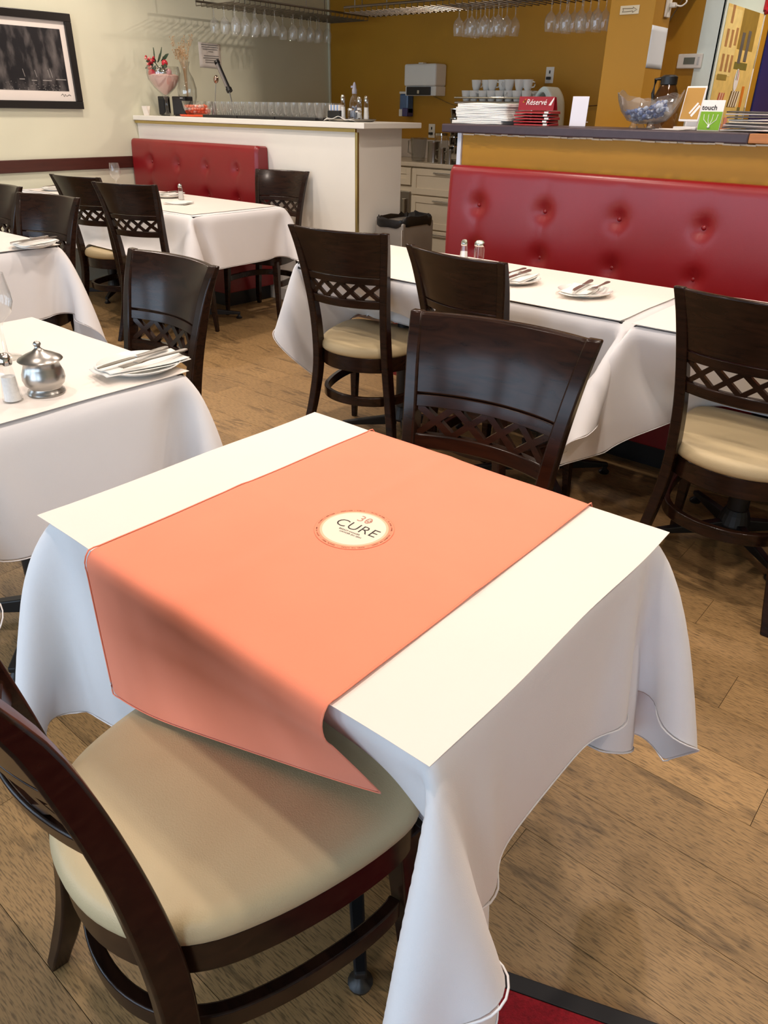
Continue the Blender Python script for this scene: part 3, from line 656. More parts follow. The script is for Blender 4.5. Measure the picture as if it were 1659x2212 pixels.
# ================================================================== ochre serving counter behind the long banquette
s_ = thing('serving_counter', 'ochre half wall with worn dark laminate counter top', 'counter', (-.8, 3.41, 0)); ox, oy = -.8, 3.41
MB().span(-2.36-ox, .9-ox, 0, .14, 0, 1.212).build('half_wall', M_OCHRE, s_, bevel=.003)
MB().span(-2.385-ox, -2.361-ox, -.01, .16, 0, 1.215).build('end_trim', mat('pale_blue_white', srgb(222, 230, 242), .4, var=.01), s_, bevel=.002)
MB().span(-2.45-ox, -.985-ox, -.06, .40, 1.213, 1.252).build('counter_top', M_LAM, s_, bevel=.006)
MB().span(-.984-ox, .95-ox, -.062, .40, 1.216, 1.250).build('wood_counter_top', mat('orange_pine', srgb(176, 112, 54), .45, var=.2, vscale=6, stretch=(1, 9, 9)), s_, bevel=.003)
e = MB(); rng = random.Random(4)
for k in range(46):
    x = -2.30+.031*k; e.box(x-ox, -.056+rng.uniform(-.004, .006), 1.210+rng.uniform(-.002, .002), .034, .008, .006, rz=rng.uniform(-.1, .1))
e.build('chipped_edge', M_CEIL, s_)
MB().span(-1.20-ox, .8-ox, .14, .155, 0, 1.21).build('rear_panel', M_CAB, s_)

# ================================================================== rear worktop and cabinets
def cabinet(label, x0, x1, drawers, appliance=None):
    t = thing('base_cabinet', label, 'cabinet', ((x0+x1)/2, 5.72, 0)); cx = (x0+x1)/2; hw = (x1-x0)/2
    MB().span(-hw, hw, 0, .55, .08, .865).build('carcass', M_CAB, t); MB().span(-hw, hw, .05, .5, 0, .08).build('plinth', M_BLACK, t)
    for z0, z1 in drawers:
        d = MB().span(-hw+.004, hw-.004, -.018, -.001, z0, z1)
        fr = .055 if z1-z0 > .12 else .03
        o = d.build('drawer_front', M_CAB, t, bevel=.002)
        f = MB()
        for a in ((-hw+.006, -hw+fr, z0+.003, z1-.003), (hw-fr, hw-.006, z0+.003, z1-.003), (-hw+fr, hw-fr, z0+.003, z0+fr), (-hw+fr, hw-fr, z1-fr, z1-.003)): f.span(a[0], a[1], -.026, -.018, a[2], a[3])
        f.build('shaker_frame', M_CAB, o, bevel=.0015)
        zc = z1-fr/2; MB().tube([(-.10, -.026, zc), (-.10, -.05, zc), (.10, -.05, zc), (.10, -.026, zc)], .005, 8).build('handle', M_STEEL, o, smooth=40)
    if appliance:
        o = MB().span(-hw+.01, hw-.01, -.03, -.001, .10, .66).build('appliance_door', M_STEEL, t, bevel=.006)
        MB().span(hw-.07, hw-.045, -.06, -.03, .14, .60).build('handle', M_CHROME, o, bevel=.004)
    return t
cabinet('cream shaker cabinet with stacked drawers behind the trash can', -4.47, -3.75, [(.64, .855), (.36, .63), (.09, .35)])
cabinet('cream cabinet with one drawer over a grey appliance door beside the bar', -5.27, -4.475, [(.71, .855)], True)
tag(MB().span(-5.6, -2.44, 5.68, YB-.002, .866, .90).build('worktop', mat('pale_worktop', srgb(216, 204, 182), .4, var=.04, vscale=30), bevel=.006), 'pale stone-look worktop along the ochre wall', 'worktop')
struct(MB().span(-5.6, -2.44, YB-.014, YB-.001, .901, 1.06).build('trim_4', mat('backsplash', srgb(196, 186, 176), .45, var=.04), bevel=.002))

# ================================================================== place settings
ZP = ZT+.0062
def plate(x, y, r, label, z=ZP):
    o = MB().lathe([(r*.55, 0), (r*.57, .004), (r*.80, .007), (r*.97, .016), (r, .0185), (r*.985, .0195), (r*.80, .0105), (r*.58, .0072), (.001, .0068)], 48).build('plate', M_PORC, smooth=50, loc=(x, y, z))
    return tag(o, label, 'plate')
def napkin(x, y, z, rz, label, sx=.13, sy=.19, seed=0, tilt=0.0):
    rng = random.Random(seed); p = [rng.uniform(0, 6) for _ in range(4)]; t = thing('napkin', label, 'napkin', (x, y, z), rz)
    for k in range(2):
        fn = lambda u, v: ((u-.5)*sx*(1-.05*k), (v-.5)*sy*(1-.06*k)+.004*k, .0045*k+.004*math.sin(5*u+p[0])*math.sin(4*v+p[1])+.007*abs(u-.5)**1.5+.012*max(0, v-.75)+.004)
        MB().grid(fn, 12, 16).build('fold_layer', M_NAP, t, smooth=60, solid=.0016)
    return t
M_CUT = mat('polished_cutlery', srgb(196, 192, 186), .30, metal=1.0, var=.02)
def flat_piece(outline, zf, th):
    rg0 = [(x, y, zf(y)) for x, y in outline]; rg1 = [(x*.9, y, zf(y)+th) for x, y in outline]; return MB().rings([rg0, rg1])
def knife(x, y, z, rz, label, rx=0.0):
    t = thing('table_knife', label, 'knife', (x, y, z), rz); t.rotation_euler = (rx, 0, rz)
    bl = [(-.002, 0), (-.009, -.01), (-.0105, -.05), (-.009, -.085), (-.003, -.108), (.004, -.112), (.006, -.09), (.006, 0)]
    flat_piece(bl, lambda y: .004, .0018).build('blade', M_CUT, t)
    hd = [(-.005, 0), (.006, 0), (.0075, .04), (.009, .085), (.007, .098), (0, .102), (-.007, .098), (-.009, .085), (-.0065, .04)]
    flat_piece(hd, lambda y: .002, .0065).build('handle', M_CUT, t, bevel=.0015); return t
def fork(x, y, z, rz, label, rx=0.0):
    t = thing('table_fork', label, 'fork', (x, y, z), rz); t.rotation_euler = (rx, 0, rz); b = MB(); cur = lambda y: .004+.10*max(0, -y)*max(0, .085+y)*6
    for k in range(4):
        xk = -.0085+.00567*k; b.rings([[(xk-.0014*w_, yy, cur(yy)), (xk+.0014*w_, yy, cur(yy)), (xk+.0014*w_, yy, cur(yy)+.0016), (xk-.0014*w_, yy, cur(yy)+.0016)] for yy, w_ in ((-.085, .4), (-.07, 1), (-.055, 1.1), (-.042, 1.2))])
    b.build('tines', M_CUT, t)
    nk = [(-.010, -.043), (.010, -.043), (.0105, -.034), (.006, -.018), (.003, -.005), (.0035, .03), (.006, .07), (.0085, .095), (.006, .106), (0, .108), (-.006, .106), (-.0085, .095), (-.006, .07), (-.0035, .03), (-.003, -.005), (-.006, -.018), (-.0105, -.034)]
    flat_piece(nk, lambda y: cur(y) if y < 0 else .004, .0026).build('handle', M_CUT, t); return t
def setting(x, y, r, ak, where, kx=-.02, fx=.03, seed=1, nap=(.0, .0, .12), nsz=(.10, .18)):
    plate(x, y, r, 'white porcelain plate '+where); z = ZP+.012
    napkin(x+nap[0], y+nap[1], z, nap[2], 'folded white napkin on the plate '+where, *nsz, seed=seed)
    knife(x+kx, y-.01, z+.017, ak, 'steel table knife on the plate '+where); fork(x+fx, y+.005, z+.017, ak-.06, 'steel fork on the plate '+where)
setting(-1.565, .955, .098, .12, 'beside the steel sugar bowl', kx=.004, fx=.045, seed=1, nap=(.015, -.005, -.12), nsz=(.095, .215))
setting(-1.165, 2.49, .095, .16, 'nearest the folded cloth flap by the banquette', kx=-.005, fx=.045, seed=2, nap=(-.01, -.02, .2))
setting(-1.455, 2.50, .095, .10, 'hidden partly by the chair at the banquette table', kx=.02, fx=-.02, seed=3, nap=(.01, 0, .1))
setting(-3.40, 1.64, .095, .28, 'at the corner of the left edge table', kx=0, fx=.03, seed=4, nap=(.02, .0, .3))
setting(-4.70, 3.28, .095, .2, 'right of the stem glass on the far table', kx=0, fx=.03, seed=5, nap=(.0, .02, .2))
setting(-5.62, 2.95, .095, .4, 'at the left end of the far table', kx=0, fx=.03, seed=6, nap=(.0, .02, .2))
napkin(-4.34, 3.10, ZP, .5, 'flat white napkin lying near the corner of the far table', .16, .13, 7)
# ---- shakers, glasses, sugar bowl
def shaker(x, y, label, fill=M_SALT, round_=False, h=.085, z=ZP):
    t = thing('salt_shaker' if not round_ else 'pepper_shaker', label, 'shaker', (x, y, z)); n = 8 if not round_ else 20
    r0, r1 = (.022, .0125) if not round_ else (.021, .019)
    MB().lathe([(r0*.9, 0), (r0, .004), (r0*.93, .012), (r1*1.15, h*.62), (r1, h*.72), (r1, h*.80)], n, cap1=False).build('glass_body', M_GLASS, t, smooth=25 if not round_ else 50)
    MB().lathe([(r0*.78, .003), (r0*.74, .010), (r0*.52+r1*.2, h*.52 if not round_ else h*.22)], 14).build('contents', fill, t, smooth=50)
    MB().lathe([(r1*1.12, h*.76), (r1*1.18, h*.80), (r1*1.1, h*.90), (r1*.7, h*.985), (.001, h)], 18, cap0=False).build('metal_cap', M_CHROME, t, smooth=50); return t
shaker(-1.575, .648, 'faceted glass salt shaker with metal cap left of the sugar bowl', h=.105)
M_PEP = mat('ground_pepper', srgb(70, 58, 48), .9, var=.3, vscale=300)
shaker(-1.80, 2.66, 'slim glass salt shaker behind the chairs on the banquette table', h=.10)
shaker(-1.745, 2.69, 'round glass pepper shaker with metal cap on the banquette table', M_PEP, True, .10)
shaker(-4.53, 3.26, 'small glass salt shaker standing on the far table', h=.10)
def wineglass(x, y, z, label, s=1.0, name='wine_glass', up=True, group=None):
    t = thing(name, label, 'glass', (x, y, z), 0, group); k = s
    pr = [(.034*k, 0), (.033*k, .002*k), (.012*k, .006*k), (.0045*k, .014*k), (.004*k, .075*k), (.010*k, .085*k), (.030*k, .105*k), (.038*k, .130*k), (.037*k, .155*k), (.031*k, .195*k)]
    o = MB().lathe(pr, 24, cap1=False).build('glass', M_STEM if up else M_PAINTED_HAZE, t, smooth=60)
    if not up: o.rotation_euler = (PI, 0, 0)
    return t
wineglass(-1.885, .785, ZP, 'stemmed wine glass cut off at the left beside the salt shaker', 1.05)
wineglass(-5.20, 3.20, ZP, 'stemmed wine glass standing on the far table', 1.0)
t = thing('sugar_bowl', 'round satin steel sugar bowl with lid and knob', 'sugar bowl', (-1.572, .722, ZP))
MB().lathe([(.038, 0), (.040, .003), (.038, .008), (.034, .013), (.034, .016), (.041, .023), (.0445, .034), (.0435, .046), (.039, .058), (.0365, .066), (.038, .073), (.037, .074)], 40).build('body', M_PEWTER, t, smooth=50)
ld = MB().lathe([(.044, .073), (.0465, .076), (.0445, .079), (.030, .087), (.014, .094), (.009, .098), (.006, .101), (.0055, .104)], 40).build('lid', M_PEWTER, t, smooth=50)
MB().ball((0, 0, .109), .008, 16, 10, .85).build('knob', M_PEWTER, ld, smooth=60)

# ================================================================== bar top
ZC = 1.2315
rng = random.Random(11)
for k in range(3):
    o = MB(); x0 = -5.19+.405*k; o.span(x0, x0+.395, 4.01, 4.29, ZC, ZC+.006)
    for a in ((x0, x0+.395, 4.01, 4.018), (x0, x0+.395, 4.282, 4.29), (x0, x0+.008, 4.018, 4.282), (x0+.387, x0+.395, 4.018, 4.282)): o.span(*a, ZC+.006, ZC+.018)
    tag(o.build('serving_tray', M_BLACK, bevel=.002), 'black serving tray of tumblers on the bar, %s' % ('nearest the candy bowl', 'in the middle of the row', 'nearest the spray bottle')[k], 'tray', 'black trays on the bar')
tum = MB().lathe([(.001, .002), (.025, .001), (.027, .004), (.033, .085), (.034, .10)], 16, cap0=False, cap1=False).build('tumbler', hazy_glass('tumbler_glass', .035), smooth=50)
first = True
for i in range(16):
    for j in range(3):
        o = tum if first else tum.copy()
        if not first: C.objects.link(o)
        first = False; o.location = (-5.145+.0755*i+.007*(i//5.34), 4.062+.082*j, ZC+.0075)
        tag(o, 'clear glass tumbler in the long rows on the black trays', 'glass', 'tumblers on the bar trays')
# candy bowl on an orange tray
o = MB().lathe([(.17, 0), (.185, .003), (.195, .014), (.19, .015), (.175, .007), (.001, .006)], 40).build('orange_tray', mat('orange_plastic', srgb(236, 84, 34), .4, var=.04), smooth=40, loc=(-5.38, 4.12, ZC)); tag(o, 'round bright orange tray under the glass candy bowl', 'tray')
o.scale = (.95, .62, 1)
o = MB().lathe([(.07, 0), (.105, .012), (.135, .05), (.145, .10), (.143, .10), (.132, .05), (.10, .016), (.001, .008)], 40).build('candy_bowl', M_GLASS, smooth=50, loc=(-5.385, 4.12, ZC+.008)); tag(o, 'clear glass bowl of orange candies on the orange tray', 'bowl'); o.scale = (1, .75, 1)
M_C1 = mat('orange_wrapper', srgb(236, 120, 84), .35, var=.1); M_C2 = mat('pale_wrapper', srgb(246, 206, 186), .35, var=.05)
def candy_mesh(mt, s):
    b = MB().ball((0, 0, 0), .014*s, 8, 5, .8)
    for d in (-1, 1): b.add([(d*.012*s, -.003*s, 0), (d*.026*s, -.010*s, .002), (d*.026*s, .010*s, -.002), (d*.012*s, .003*s, 0)], [(0, 1, 2, 3)])
    me = mesh_from('candy', b.v, b.f); me.materials.append(mt); [setattr(p, 'use_smooth', True) for p in me.polygons]; return me
cm = [candy_mesh(M_C1, 1.0), candy_mesh(M_C2, 1.0)]
for k in range(54):
    a = rng.uniform(0, 6.28); lv = k//18; rr = (.085+.012*lv)*math.sqrt(rng.random())
    o = bpy.data.objects.new('wrapped_candy', cm[k % 3 == 0]); C.objects.link(o); o.location = (-5.385+rr*math.cos(a), 4.12+rr*.72*math.sin(a), ZC+.034+.019*lv); o.rotation_euler = (rng.uniform(-.6, .6), rng.uniform(-.6, .6), rng.uniform(0, 6))
    tag(o, 'pale peach wrapped candy in the bar\u2019s glass bowl' if k % 3 == 0 else 'orange wrapped candy in the bar\u2019s glass bowl', 'candy', 'candies in the bar bowl')
# giant goblet with flowers
g = thing('goblet_vase', 'giant clear goblet with pink filling and baubles on the bar end', 'vase', (-5.745, 4.09, ZC))
MB().lathe([(.075, 0), (.074, .004), (.03, .012), (.011, .03), (.010, .115), (.03, .15), (.085, .20), (.122, .255), (.130, .30), (.122, .345), (.120, .345), (.128, .30), (.12, .256), (.083, .203), (.028, .155), (.001, .140)], 40).build('glass', M_GLASS, g, smooth=60)
MB().lathe([(.010, .150), (.05, .182), (.085, .21), (.108, .245), (.118, .28), (.09, .292), (.001, .295)], 30).build('pink_filling', mat('pink_wadding', srgb(238, 200, 188), .9, var=.06, bump=.6, bscale=60), g, smooth=60)
for dx, dy, dz, r, mt in ((.02, -.05, .31, .030, M_CHROME), (.065, -.04, .30, .028, M_CHROME), (-.045, -.075, .295, .030, M_BERRY), (.085, -.01, .305, .024, mat('pink_bauble', srgb(226, 170, 170), .2, coat=.6, var=.02)), (.06, -.02, .365, .024, M_BERRY)):
    MB().ball((dx, dy, dz), r, 18, 12).build('bauble', mt, g, smooth=60)
fl = thing('flower_sprig', 'sprig of dark green leaves and red berries in the giant goblet', 'flowers', (-5.745, 4.09, ZC+.29)); r2 = random.Random(3)
MB().tube([(0, 0, -.02), (-.02, -.02, .04), (-.05, -.03, .08), (-.11, -.05, .11)], .004, 6).tube([(0, 0, -.02), (.01, -.01, .06), (.02, 0, .12)], .004, 6).build('stem', M_GREEN, fl, smooth=60)
for k, (dx, dy, dz, a, e, L) in enumerate([(-.03, -.03, .09, 2.6, .2, .11), (-.06, -.04, .07, 3.4, -.3, .10), (-.02, -.05, .06, 4.0, -.9, .11), (0, -.02, .10, 1.4, 1.0, .10), (.02, -.02, .09, .5, .5, .10), (.03, -.03, .06, -.3, -.1, .10), (-.05, -.03, .10, 2.2, 1.0, .10), (.01, -.04, .04, -.8, -.3, .09), (-.08, -.04, .09, 3.0, .0, .08), (.0, -.04, .08, .1, .9, .09)]):
    d = Vector((math.cos(a)*math.cos(e), math.sin(a)*math.cos(e)*.5, math.sin(e))); sd = Vector((-d.z, .3, d.x)).normalized(); p0 = Vector((dx, dy, dz)); b = MB(); pts = []
    for f, w_ in ((0, .003), (.3, .017), (.6, .019), (.85, .010), (1, .001)): c = p0+d*L*f; pts += [tuple(c-sd*w_), tuple(c+Vector((0, -.004, 0))), tuple(c+sd*w_)]
    b.add(pts, [(3*i+j, 3*i+j+1, 3*i+j+4, 3*i+j+3) for i in range(4) for j in range(2)]); b.build('leaf', M_GREEN, fl, smooth=60, solid=.001)
for k in range(16):
    MB().ball((-.085+r2.uniform(-.045, .05), -.06+r2.uniform(-.02, .02), .075+r2.uniform(-.035, .045)), r2.uniform(.007, .013), 8, 6).build('berry', M_BERRY if k % 3 else mat('pink_berry', srgb(230, 150, 140), .4, var=.1), fl, smooth=60)
v2 = thing('glass_vase', 'slim clear glass vase behind the giant goblet', 'vase', (-5.70, 4.27, ZC))
MB().lathe([(.045, 0), (.05, .004), (.052, .05), (.075, .14), (.078, .20), (.06, .27), (.032, .32), (.030, .35), (.042, .385), (.0405, .385), (.0285, .35), (.030, .32), (.058, .27), (.075, .20), (.072, .14), (.048, .05), (.001, .012)], 30).build('glass', M_GLASS, v2, smooth=60)
df = thing('dried_flowers', 'bunch of dried tan flower twigs in the slim vase', 'flowers', (-5.70, 4.27, ZC+.02)); M_DRY = mat('dried_tan', srgb(192, 160, 120), .9, var=.15)
for k in range(16):
    a = r2.uniform(0, 6.28); rr = r2.uniform(.03, .10); h = r2.uniform(.42, .53); top = Vector((rr*math.cos(a), rr*math.sin(a)*.6, h)); b = MB().tube([(0, 0, 0), (.2*top.x, .2*top.y, .30), tuple(top)], .0014, 5)
    for q in range(7):
        e_ = top+Vector((r2.uniform(-.03, .03), r2.uniform(-.02, .02), r2.uniform(-.05, .03))); b.tube([tuple(top-Vector((0, 0, .05))), tuple(e_)], .0008, 4).ball(tuple(e_), .0045, 6, 4)
    b.build('twig', M_DRY, df, smooth=60)
for (x, y, sx, sy, h, lab) in ((-5.875, 4.16, .085, .06, .14, 'narrow black box behind the goblet stem, left of it'), (-5.64, 4.17, .17, .08, .14, 'wide black speaker box on the bar between goblet and candy bowl')):
    t = thing('speaker_box', lab, 'speaker', (x, y, ZC)); MB().span(-sx/2, sx/2, -sy/2, sy/2, .006, h).build('case', M_BLACK, t, bevel=.006); MB().span(-sx/2+.01, sx/2-.01, -sy/2+.01, sy/2-.01, 0, .006).build('foot', M_RUBBER, t)
    MB().span(-sx/2+.008, sx/2-.008, -sy/2-.002, -sy/2, .015, h-.02).build('grille', mat('dark_mesh', srgb(30, 30, 34), .7, var=.2, vscale=200), t)
    if sx > .1: MB().box(.045, -sy/2-.0025, h-.012, .035, .002, .006).build('logo_strip', mat('grey_print', srgb(170, 172, 178), .5, var=.02), t)
t = thing('place_card', 'tiny folded white card at the bar end by the wall', 'card', (-5.95, 4.03, ZC), .3); MB().box(-.0, -.012, .034, .05, .0015, .07, rx=.28).build('front_leaf', M_PAPER, t); MB().box(0, .012, .034, .05, .0015, .07, rx=-.28).build('back_leaf', M_PAPER, t)
def bar(p, q, r, n=8): return MB().tube([p, q], r, n)
t = thing('stick_blender', 'black-handled stick tool leaning behind the candy bowl', 'bar tool', (-5.21, 4.34, ZC))
P0, P1 = Vector((-.165, 0, .375)), Vector((-.045, 0, .19)); dr = (P1-P0)
bar(tuple(P0), tuple(P1), .017, 14).build('handle', M_BLACK, t, smooth=40, bevel=.003); bar(tuple(P0+dr*.08+Vector((0, -.012, 0))), tuple(P0+dr*.9+Vector((0, -.012, 0))), .010, 10).build('grip_strip', mat('grey_grip', srgb(120, 112, 106), .4, var=.05), t, smooth=40)
bar(tuple(P0-dr*.06), tuple(P0+dr*.02), .022, 14).build('end_cap', M_BLACK, t, smooth=40); bar(tuple(P1-dr*.05), tuple(P1+dr*.06), .024, 14).build('collar', M_BLACK, t, smooth=40); bar(tuple(P1), (.0, 0, .006), .0045).build('shaft', M_STEEL, t, smooth=40)
MB().lathe([(.05, 0), (.05, .006), (.02, .010), (.006, .012)], 20).build('base', M_STEEL, t, smooth=40)
t = thing('bar_spoon', 'thin metal spoon standing upright behind the candy bowl', 'spoon', (-5.45, 4.33, ZC)); MB().lathe([(.02, 0), (.02, .10), (.018, .10), (.018, .006), (.001, .005)], 16).build('holder', M_STEEL, t, smooth=40)
bar((0, 0, .01), (.05, 0, .235), .0028).build('stem', M_STEEL, t, smooth=40); MB().ball((0, 0, 0), .020, 12, 8, 1.5).build('bowl', mat('copper_tone', srgb(190, 160, 140), .25, metal=1, var=.03), t, smooth=60, loc=(.056, 0, .262), rot=(0, .25, 0))
# caddy tray with bottles
ctx, cty = -3.80, 4.17
o = MB().lathe([(.15, 0), (.17, .004), (.185, .016), (.18, .017), (.165, .008), (.001, .006)], 36).build('round_tray', M_STEEL, smooth=40, loc=(ctx, cty, ZC)); o.scale = (1, .75, 1); tag(o, 'oval metal tray of shakers at the right end of the bar', 'tray')
zc = ZC+.009
t = thing('packet_box', 'black box of blue sugar packets on the metal tray', 'box', (ctx-.10, cty-.04, zc)); MB().span(-.055, .055, -.03, .03, 0, .055).build('box', M_BLACK, t, bevel=.003)
for k in range(7): MB().box(-.042+.014*k, 0, .058, .009, .045, .06, ry=.05*(k-3)*.3).build('packet', mat('blue_packet', srgb(150, 175, 215), .6, var=.05) if k % 2 else M_PAPER, t)
t = thing('spray_bottle', 'tallest clear spray bottle on the metal tray', 'bottle', (ctx-.0, cty+.03, zc)); MB().lathe([(.03, 0), (.034, .004), (.034, .10), (.026, .13), (.013, .145), (.013, .16)], 20).build('bottle', M_GLASS, t, smooth=50); MB().lathe([(.028, .004), (.031, .006), (.031, .075), (.001, .076)], 16).build('liquid', mat('grey_blue_liquid', srgb(120, 130, 150), .2, var=.03), t, smooth=50); MB().lathe([(.016, .155), (.016, .18), (.012, .185), (.012, .20), (.007, .215), (.003, .222)], 16).box(-.012, 0, .195, .03, .012, .012).build('pump', mat('grey_pump', srgb(150, 150, 165), .4, var=.03), t, smooth=40)
shaker(ctx-.045, cty-.035, 'tall shaker left of the spray bottle on the metal tray', h=.15, z=zc); shaker(ctx+.07, cty+.0, 'left of two twin shakers on the metal tray', h=.14, z=zc); shaker(ctx+.105, cty+.03, 'right of two twin shakers on the metal tray', h=.145, z=zc); shaker(ctx+.045, cty-.055, 'short stout shaker at the front of the metal tray', M_PEP, True, .075, zc); shaker(ctx+.10, cty-.045, 'short pepper shaker at the right of the metal tray', M_PEP, True, .06, zc)
t = thing('cloth_rag', 'crumpled white cloth draped over the metal tray edge', 'cloth', (ctx+.0, cty-.10, ZC)); 
MB().grid(lambda u, v: ((u-.5)*.24, (v-.5)*.09, .005+.022*math.sin(PI*u)*(1-v*.4)+.006*math.sin(14*u+3*v)), 22, 8).build('cloth', M_NAP, t, smooth=60, solid=.002)

# ================================================================== hanging glass racks
def hang_rack(name, label, x0, x1, y0, y1, z, along):
    t = thing(name, label, 'glass rack', ((x0+x1)/2, (y0+y1)/2, z)); cx, cy = (x0+x1)/2, (y0+y1)/2; hx, hy = (x1-x0)/2, (y1-y0)/2
    for s in (-1, 1):
        a, b2 = (((-hx, s*hy, .03), (hx, s*hy, .03)) if along == 'x' else ((s*hx, -hy, .03), (s*hx, hy, .03)))
        bar(a, b2, .008).build('long_rail', M_RACK, t, smooth=40)
        for f in (-.9, 0, .9):
            p = (hx*f, s*hy) if along == 'x' else (s*hx, hy*f); bar((p[0], p[1], .03), (p[0], p[1], CEIL-z-.002), .004).build('hanger_rod', M_RACK, t, smooth=40)
    n = int(((x1-x0) if along == 'x' else (y1-y0))/.052)
    for k in range(n+1):
        f = -1+2*k/n
        if along == 'x': MB().tube([(hx*f, -hy, .03), (hx*f, -hy, .0), (hx*f, hy, .0), (hx*f, hy, .03)], .0035, 6).build('cross_wire', M_RACK, t, smooth=40)
        else: MB().tube([(-hx, hy*f, .03), (-hx, hy*f, .0), (hx, hy*f, .0), (hx, hy*f, .03)], .0035, 6).build('cross_wire', M_RACK, t, smooth=40)
    return t
ZR = 1.93; ZL = 2.0
hang_rack('hanging_glass_rack', 'long wire glass rack hanging before the ochre wall', -4.46, -2.35, 4.82, 5.18, ZR, 'x')
hang_rack('hanging_glass_rack', 'wire glass rack hanging over the bar beside the cream wall', -5.68, -5.22, 4.42, 5.95, ZL, 'y')
proto = wineglass(0, 0, 0, 'x', .95, up=False); used = False
def hang(x, y, z, label, group):
    global used
    if not used: proto.location = (x, y, z); proto['label'] = label; proto['group'] = group; used = True
    else: copy_thing(proto, label, (x, y, z), 0, group)
for i in range(4):
    for j in range(3):
        hang(-3.48+.104*i+.012*j, 4.90+.085*j, ZR+.008, 'upside-down wine glass in the left cluster on the long rack', 'hanging glasses, left cluster of the long rack')
        hang(-2.78+.104*i+.012*j, 4.90+.085*j, ZR+.008, 'upside-down wine glass in the right cluster beside the pillar', 'hanging glasses beside the pillar')
for i in range(5):
    for j in range(3):
        hang(-5.62+.13*j, 4.54+.104*i, ZL+.008, 'upside-down wine glass in the nearer cluster over the bar', 'hanging glasses, nearer cluster over the bar')
        if j < 2: hang(-5.58+.13*j, 5.25+.104*i, ZL+.008, 'upside-down wine glass in the farther cluster near the corner', 'hanging glasses near the wall corner')

# ================================================================== espresso corner
ex, ey = -3.64, 5.86
t = thing('espresso_machine', 'wide chrome espresso machine behind the napkin stack', 'espresso machine', (ex, ey, .90))
MB().span(-.36, .36, -.20, .24, .30, .455).build('body', M_STEEL, t, bevel=.02, seg=3); MB().span(-.36, .36, .02, .24, .05, .30).build('rear_panel', M_STEEL, t, bevel=.01); MB().span(-.36, .36, -.24, .02, .04, .09).build('drip_tray', M_CHROME, t, bevel=.008)
for x in (-.3, .3): MB().lathe([(.03, 0), (.025, .045)], 14, (x, -.1, 0)).build('foot', M_BLACK, t, smooth=40); MB().lathe([(.03, 0), (.025, .045)], 14, (x, .15, 0)).build('foot', M_BLACK, t, smooth=40)
for x in (-.16, .16): 
    o = MB().lathe([(.035, .21), (.038, .22), (.038, .30)], 18, (x, -.10, 0)).build('group_head', M_CHROME, t, smooth=40); bar((x, -.13, .215), (x, -.30, .20), .012, 10).build('portafilter', M_BLACK, o, smooth=40)
MB().span(-.375, .375, -.215, .245, .455, .475).build('top_tray', M_CHROME, t, bevel=.008)
MB().tube([(-.37, .23, .50), (-.37, -.21, .50), (.37, -.21, .50), (.37, .23, .50)], .008, 8).build('gallery_rail', M_CHROME, t, smooth=40)
M_LED = mat('blue_led', (.1, .25, 1.0, 1), .4, emit=4.0)
for x in (-.24, .22): MB().box(x, -.202, .40, .018, .004, .018).build('indicator_light', M_LED, t)
for x in (-.2, -.17, -.14, .08, .11, .14, .17): MB().box(x, -.203, .445, .008, .003, .006).build('indicator_light', M_LED, t)
cup = thing('espresso_cup', 'x', 'cup'); cup.scale = (1.15, 1.15, 1.25); MB().lathe([(.020, 0), (.022, .003), (.030, .025), (.035, .055), (.036, .060), (.034, .060), (.033, .055), (.028, .027), (.001, .008)], 18).build('cup', M_PORC, cup, smooth=50)
MB().tube([(.033, 0, .048), (.048, 0, .046), (.052, 0, .033), (.046, 0, .020), (.029, 0, .018)], .004, 6).build('handle', M_PORC, cup, smooth=60)
r3 = random.Random(9); cups = []
for i in range(8):
    for j in range(2): cups.append((-.30+.080*i+r3.uniform(-.004, .004), -.15+.10*j, .476, r3.uniform(0, 6.28), 'lower'))
for i in range(7): cups.append((-.25+.082*i+r3.uniform(-.012, .012), -.10+r3.uniform(-.03, .03), .5515, r3.uniform(0, 6.28), 'upper'))
for k, (dx, dy, dz, a, lv) in enumerate(cups):
    lab = 'white espresso cup in the %s layer on top of the espresso machine' % lv
    if k == 0: cup.location = (ex+dx, ey+dy, .9+dz); cup.rotation_euler = (0, 0, a); cup['label'] = lab; cup['group'] = 'cups on the espresso machine'
    else: copy_thing(cup, lab, (ex+dx, ey+dy, .9+dz), a)
t = thing('folded_towels', 'pale folded towel hanging over the right end of the espresso machine', 'towel', (ex+.385, ey-.03, .9))
for k in range(3):
    prf = [(-.07, .50+.012*k), (-.03, .545+.012*k), (.015, .55+.012*k), (.05+.01*k, .50), (.065+.012*k, .38), (.07+.012*k, .25-.03*k)]
    MB().grid(lambda u, v: (lambda p: (p[0], (v-.5)*.20+.01*k, p[1]))(tuple(np.array(catmull(prf, 4)[int(round(u*20))]))), 20, 6).build('towel_layer', mat('pale_aqua_towel', srgb(232, 244, 240), .9, var=.03, bump=.3, bscale=300), t, smooth=60, solid=.012)
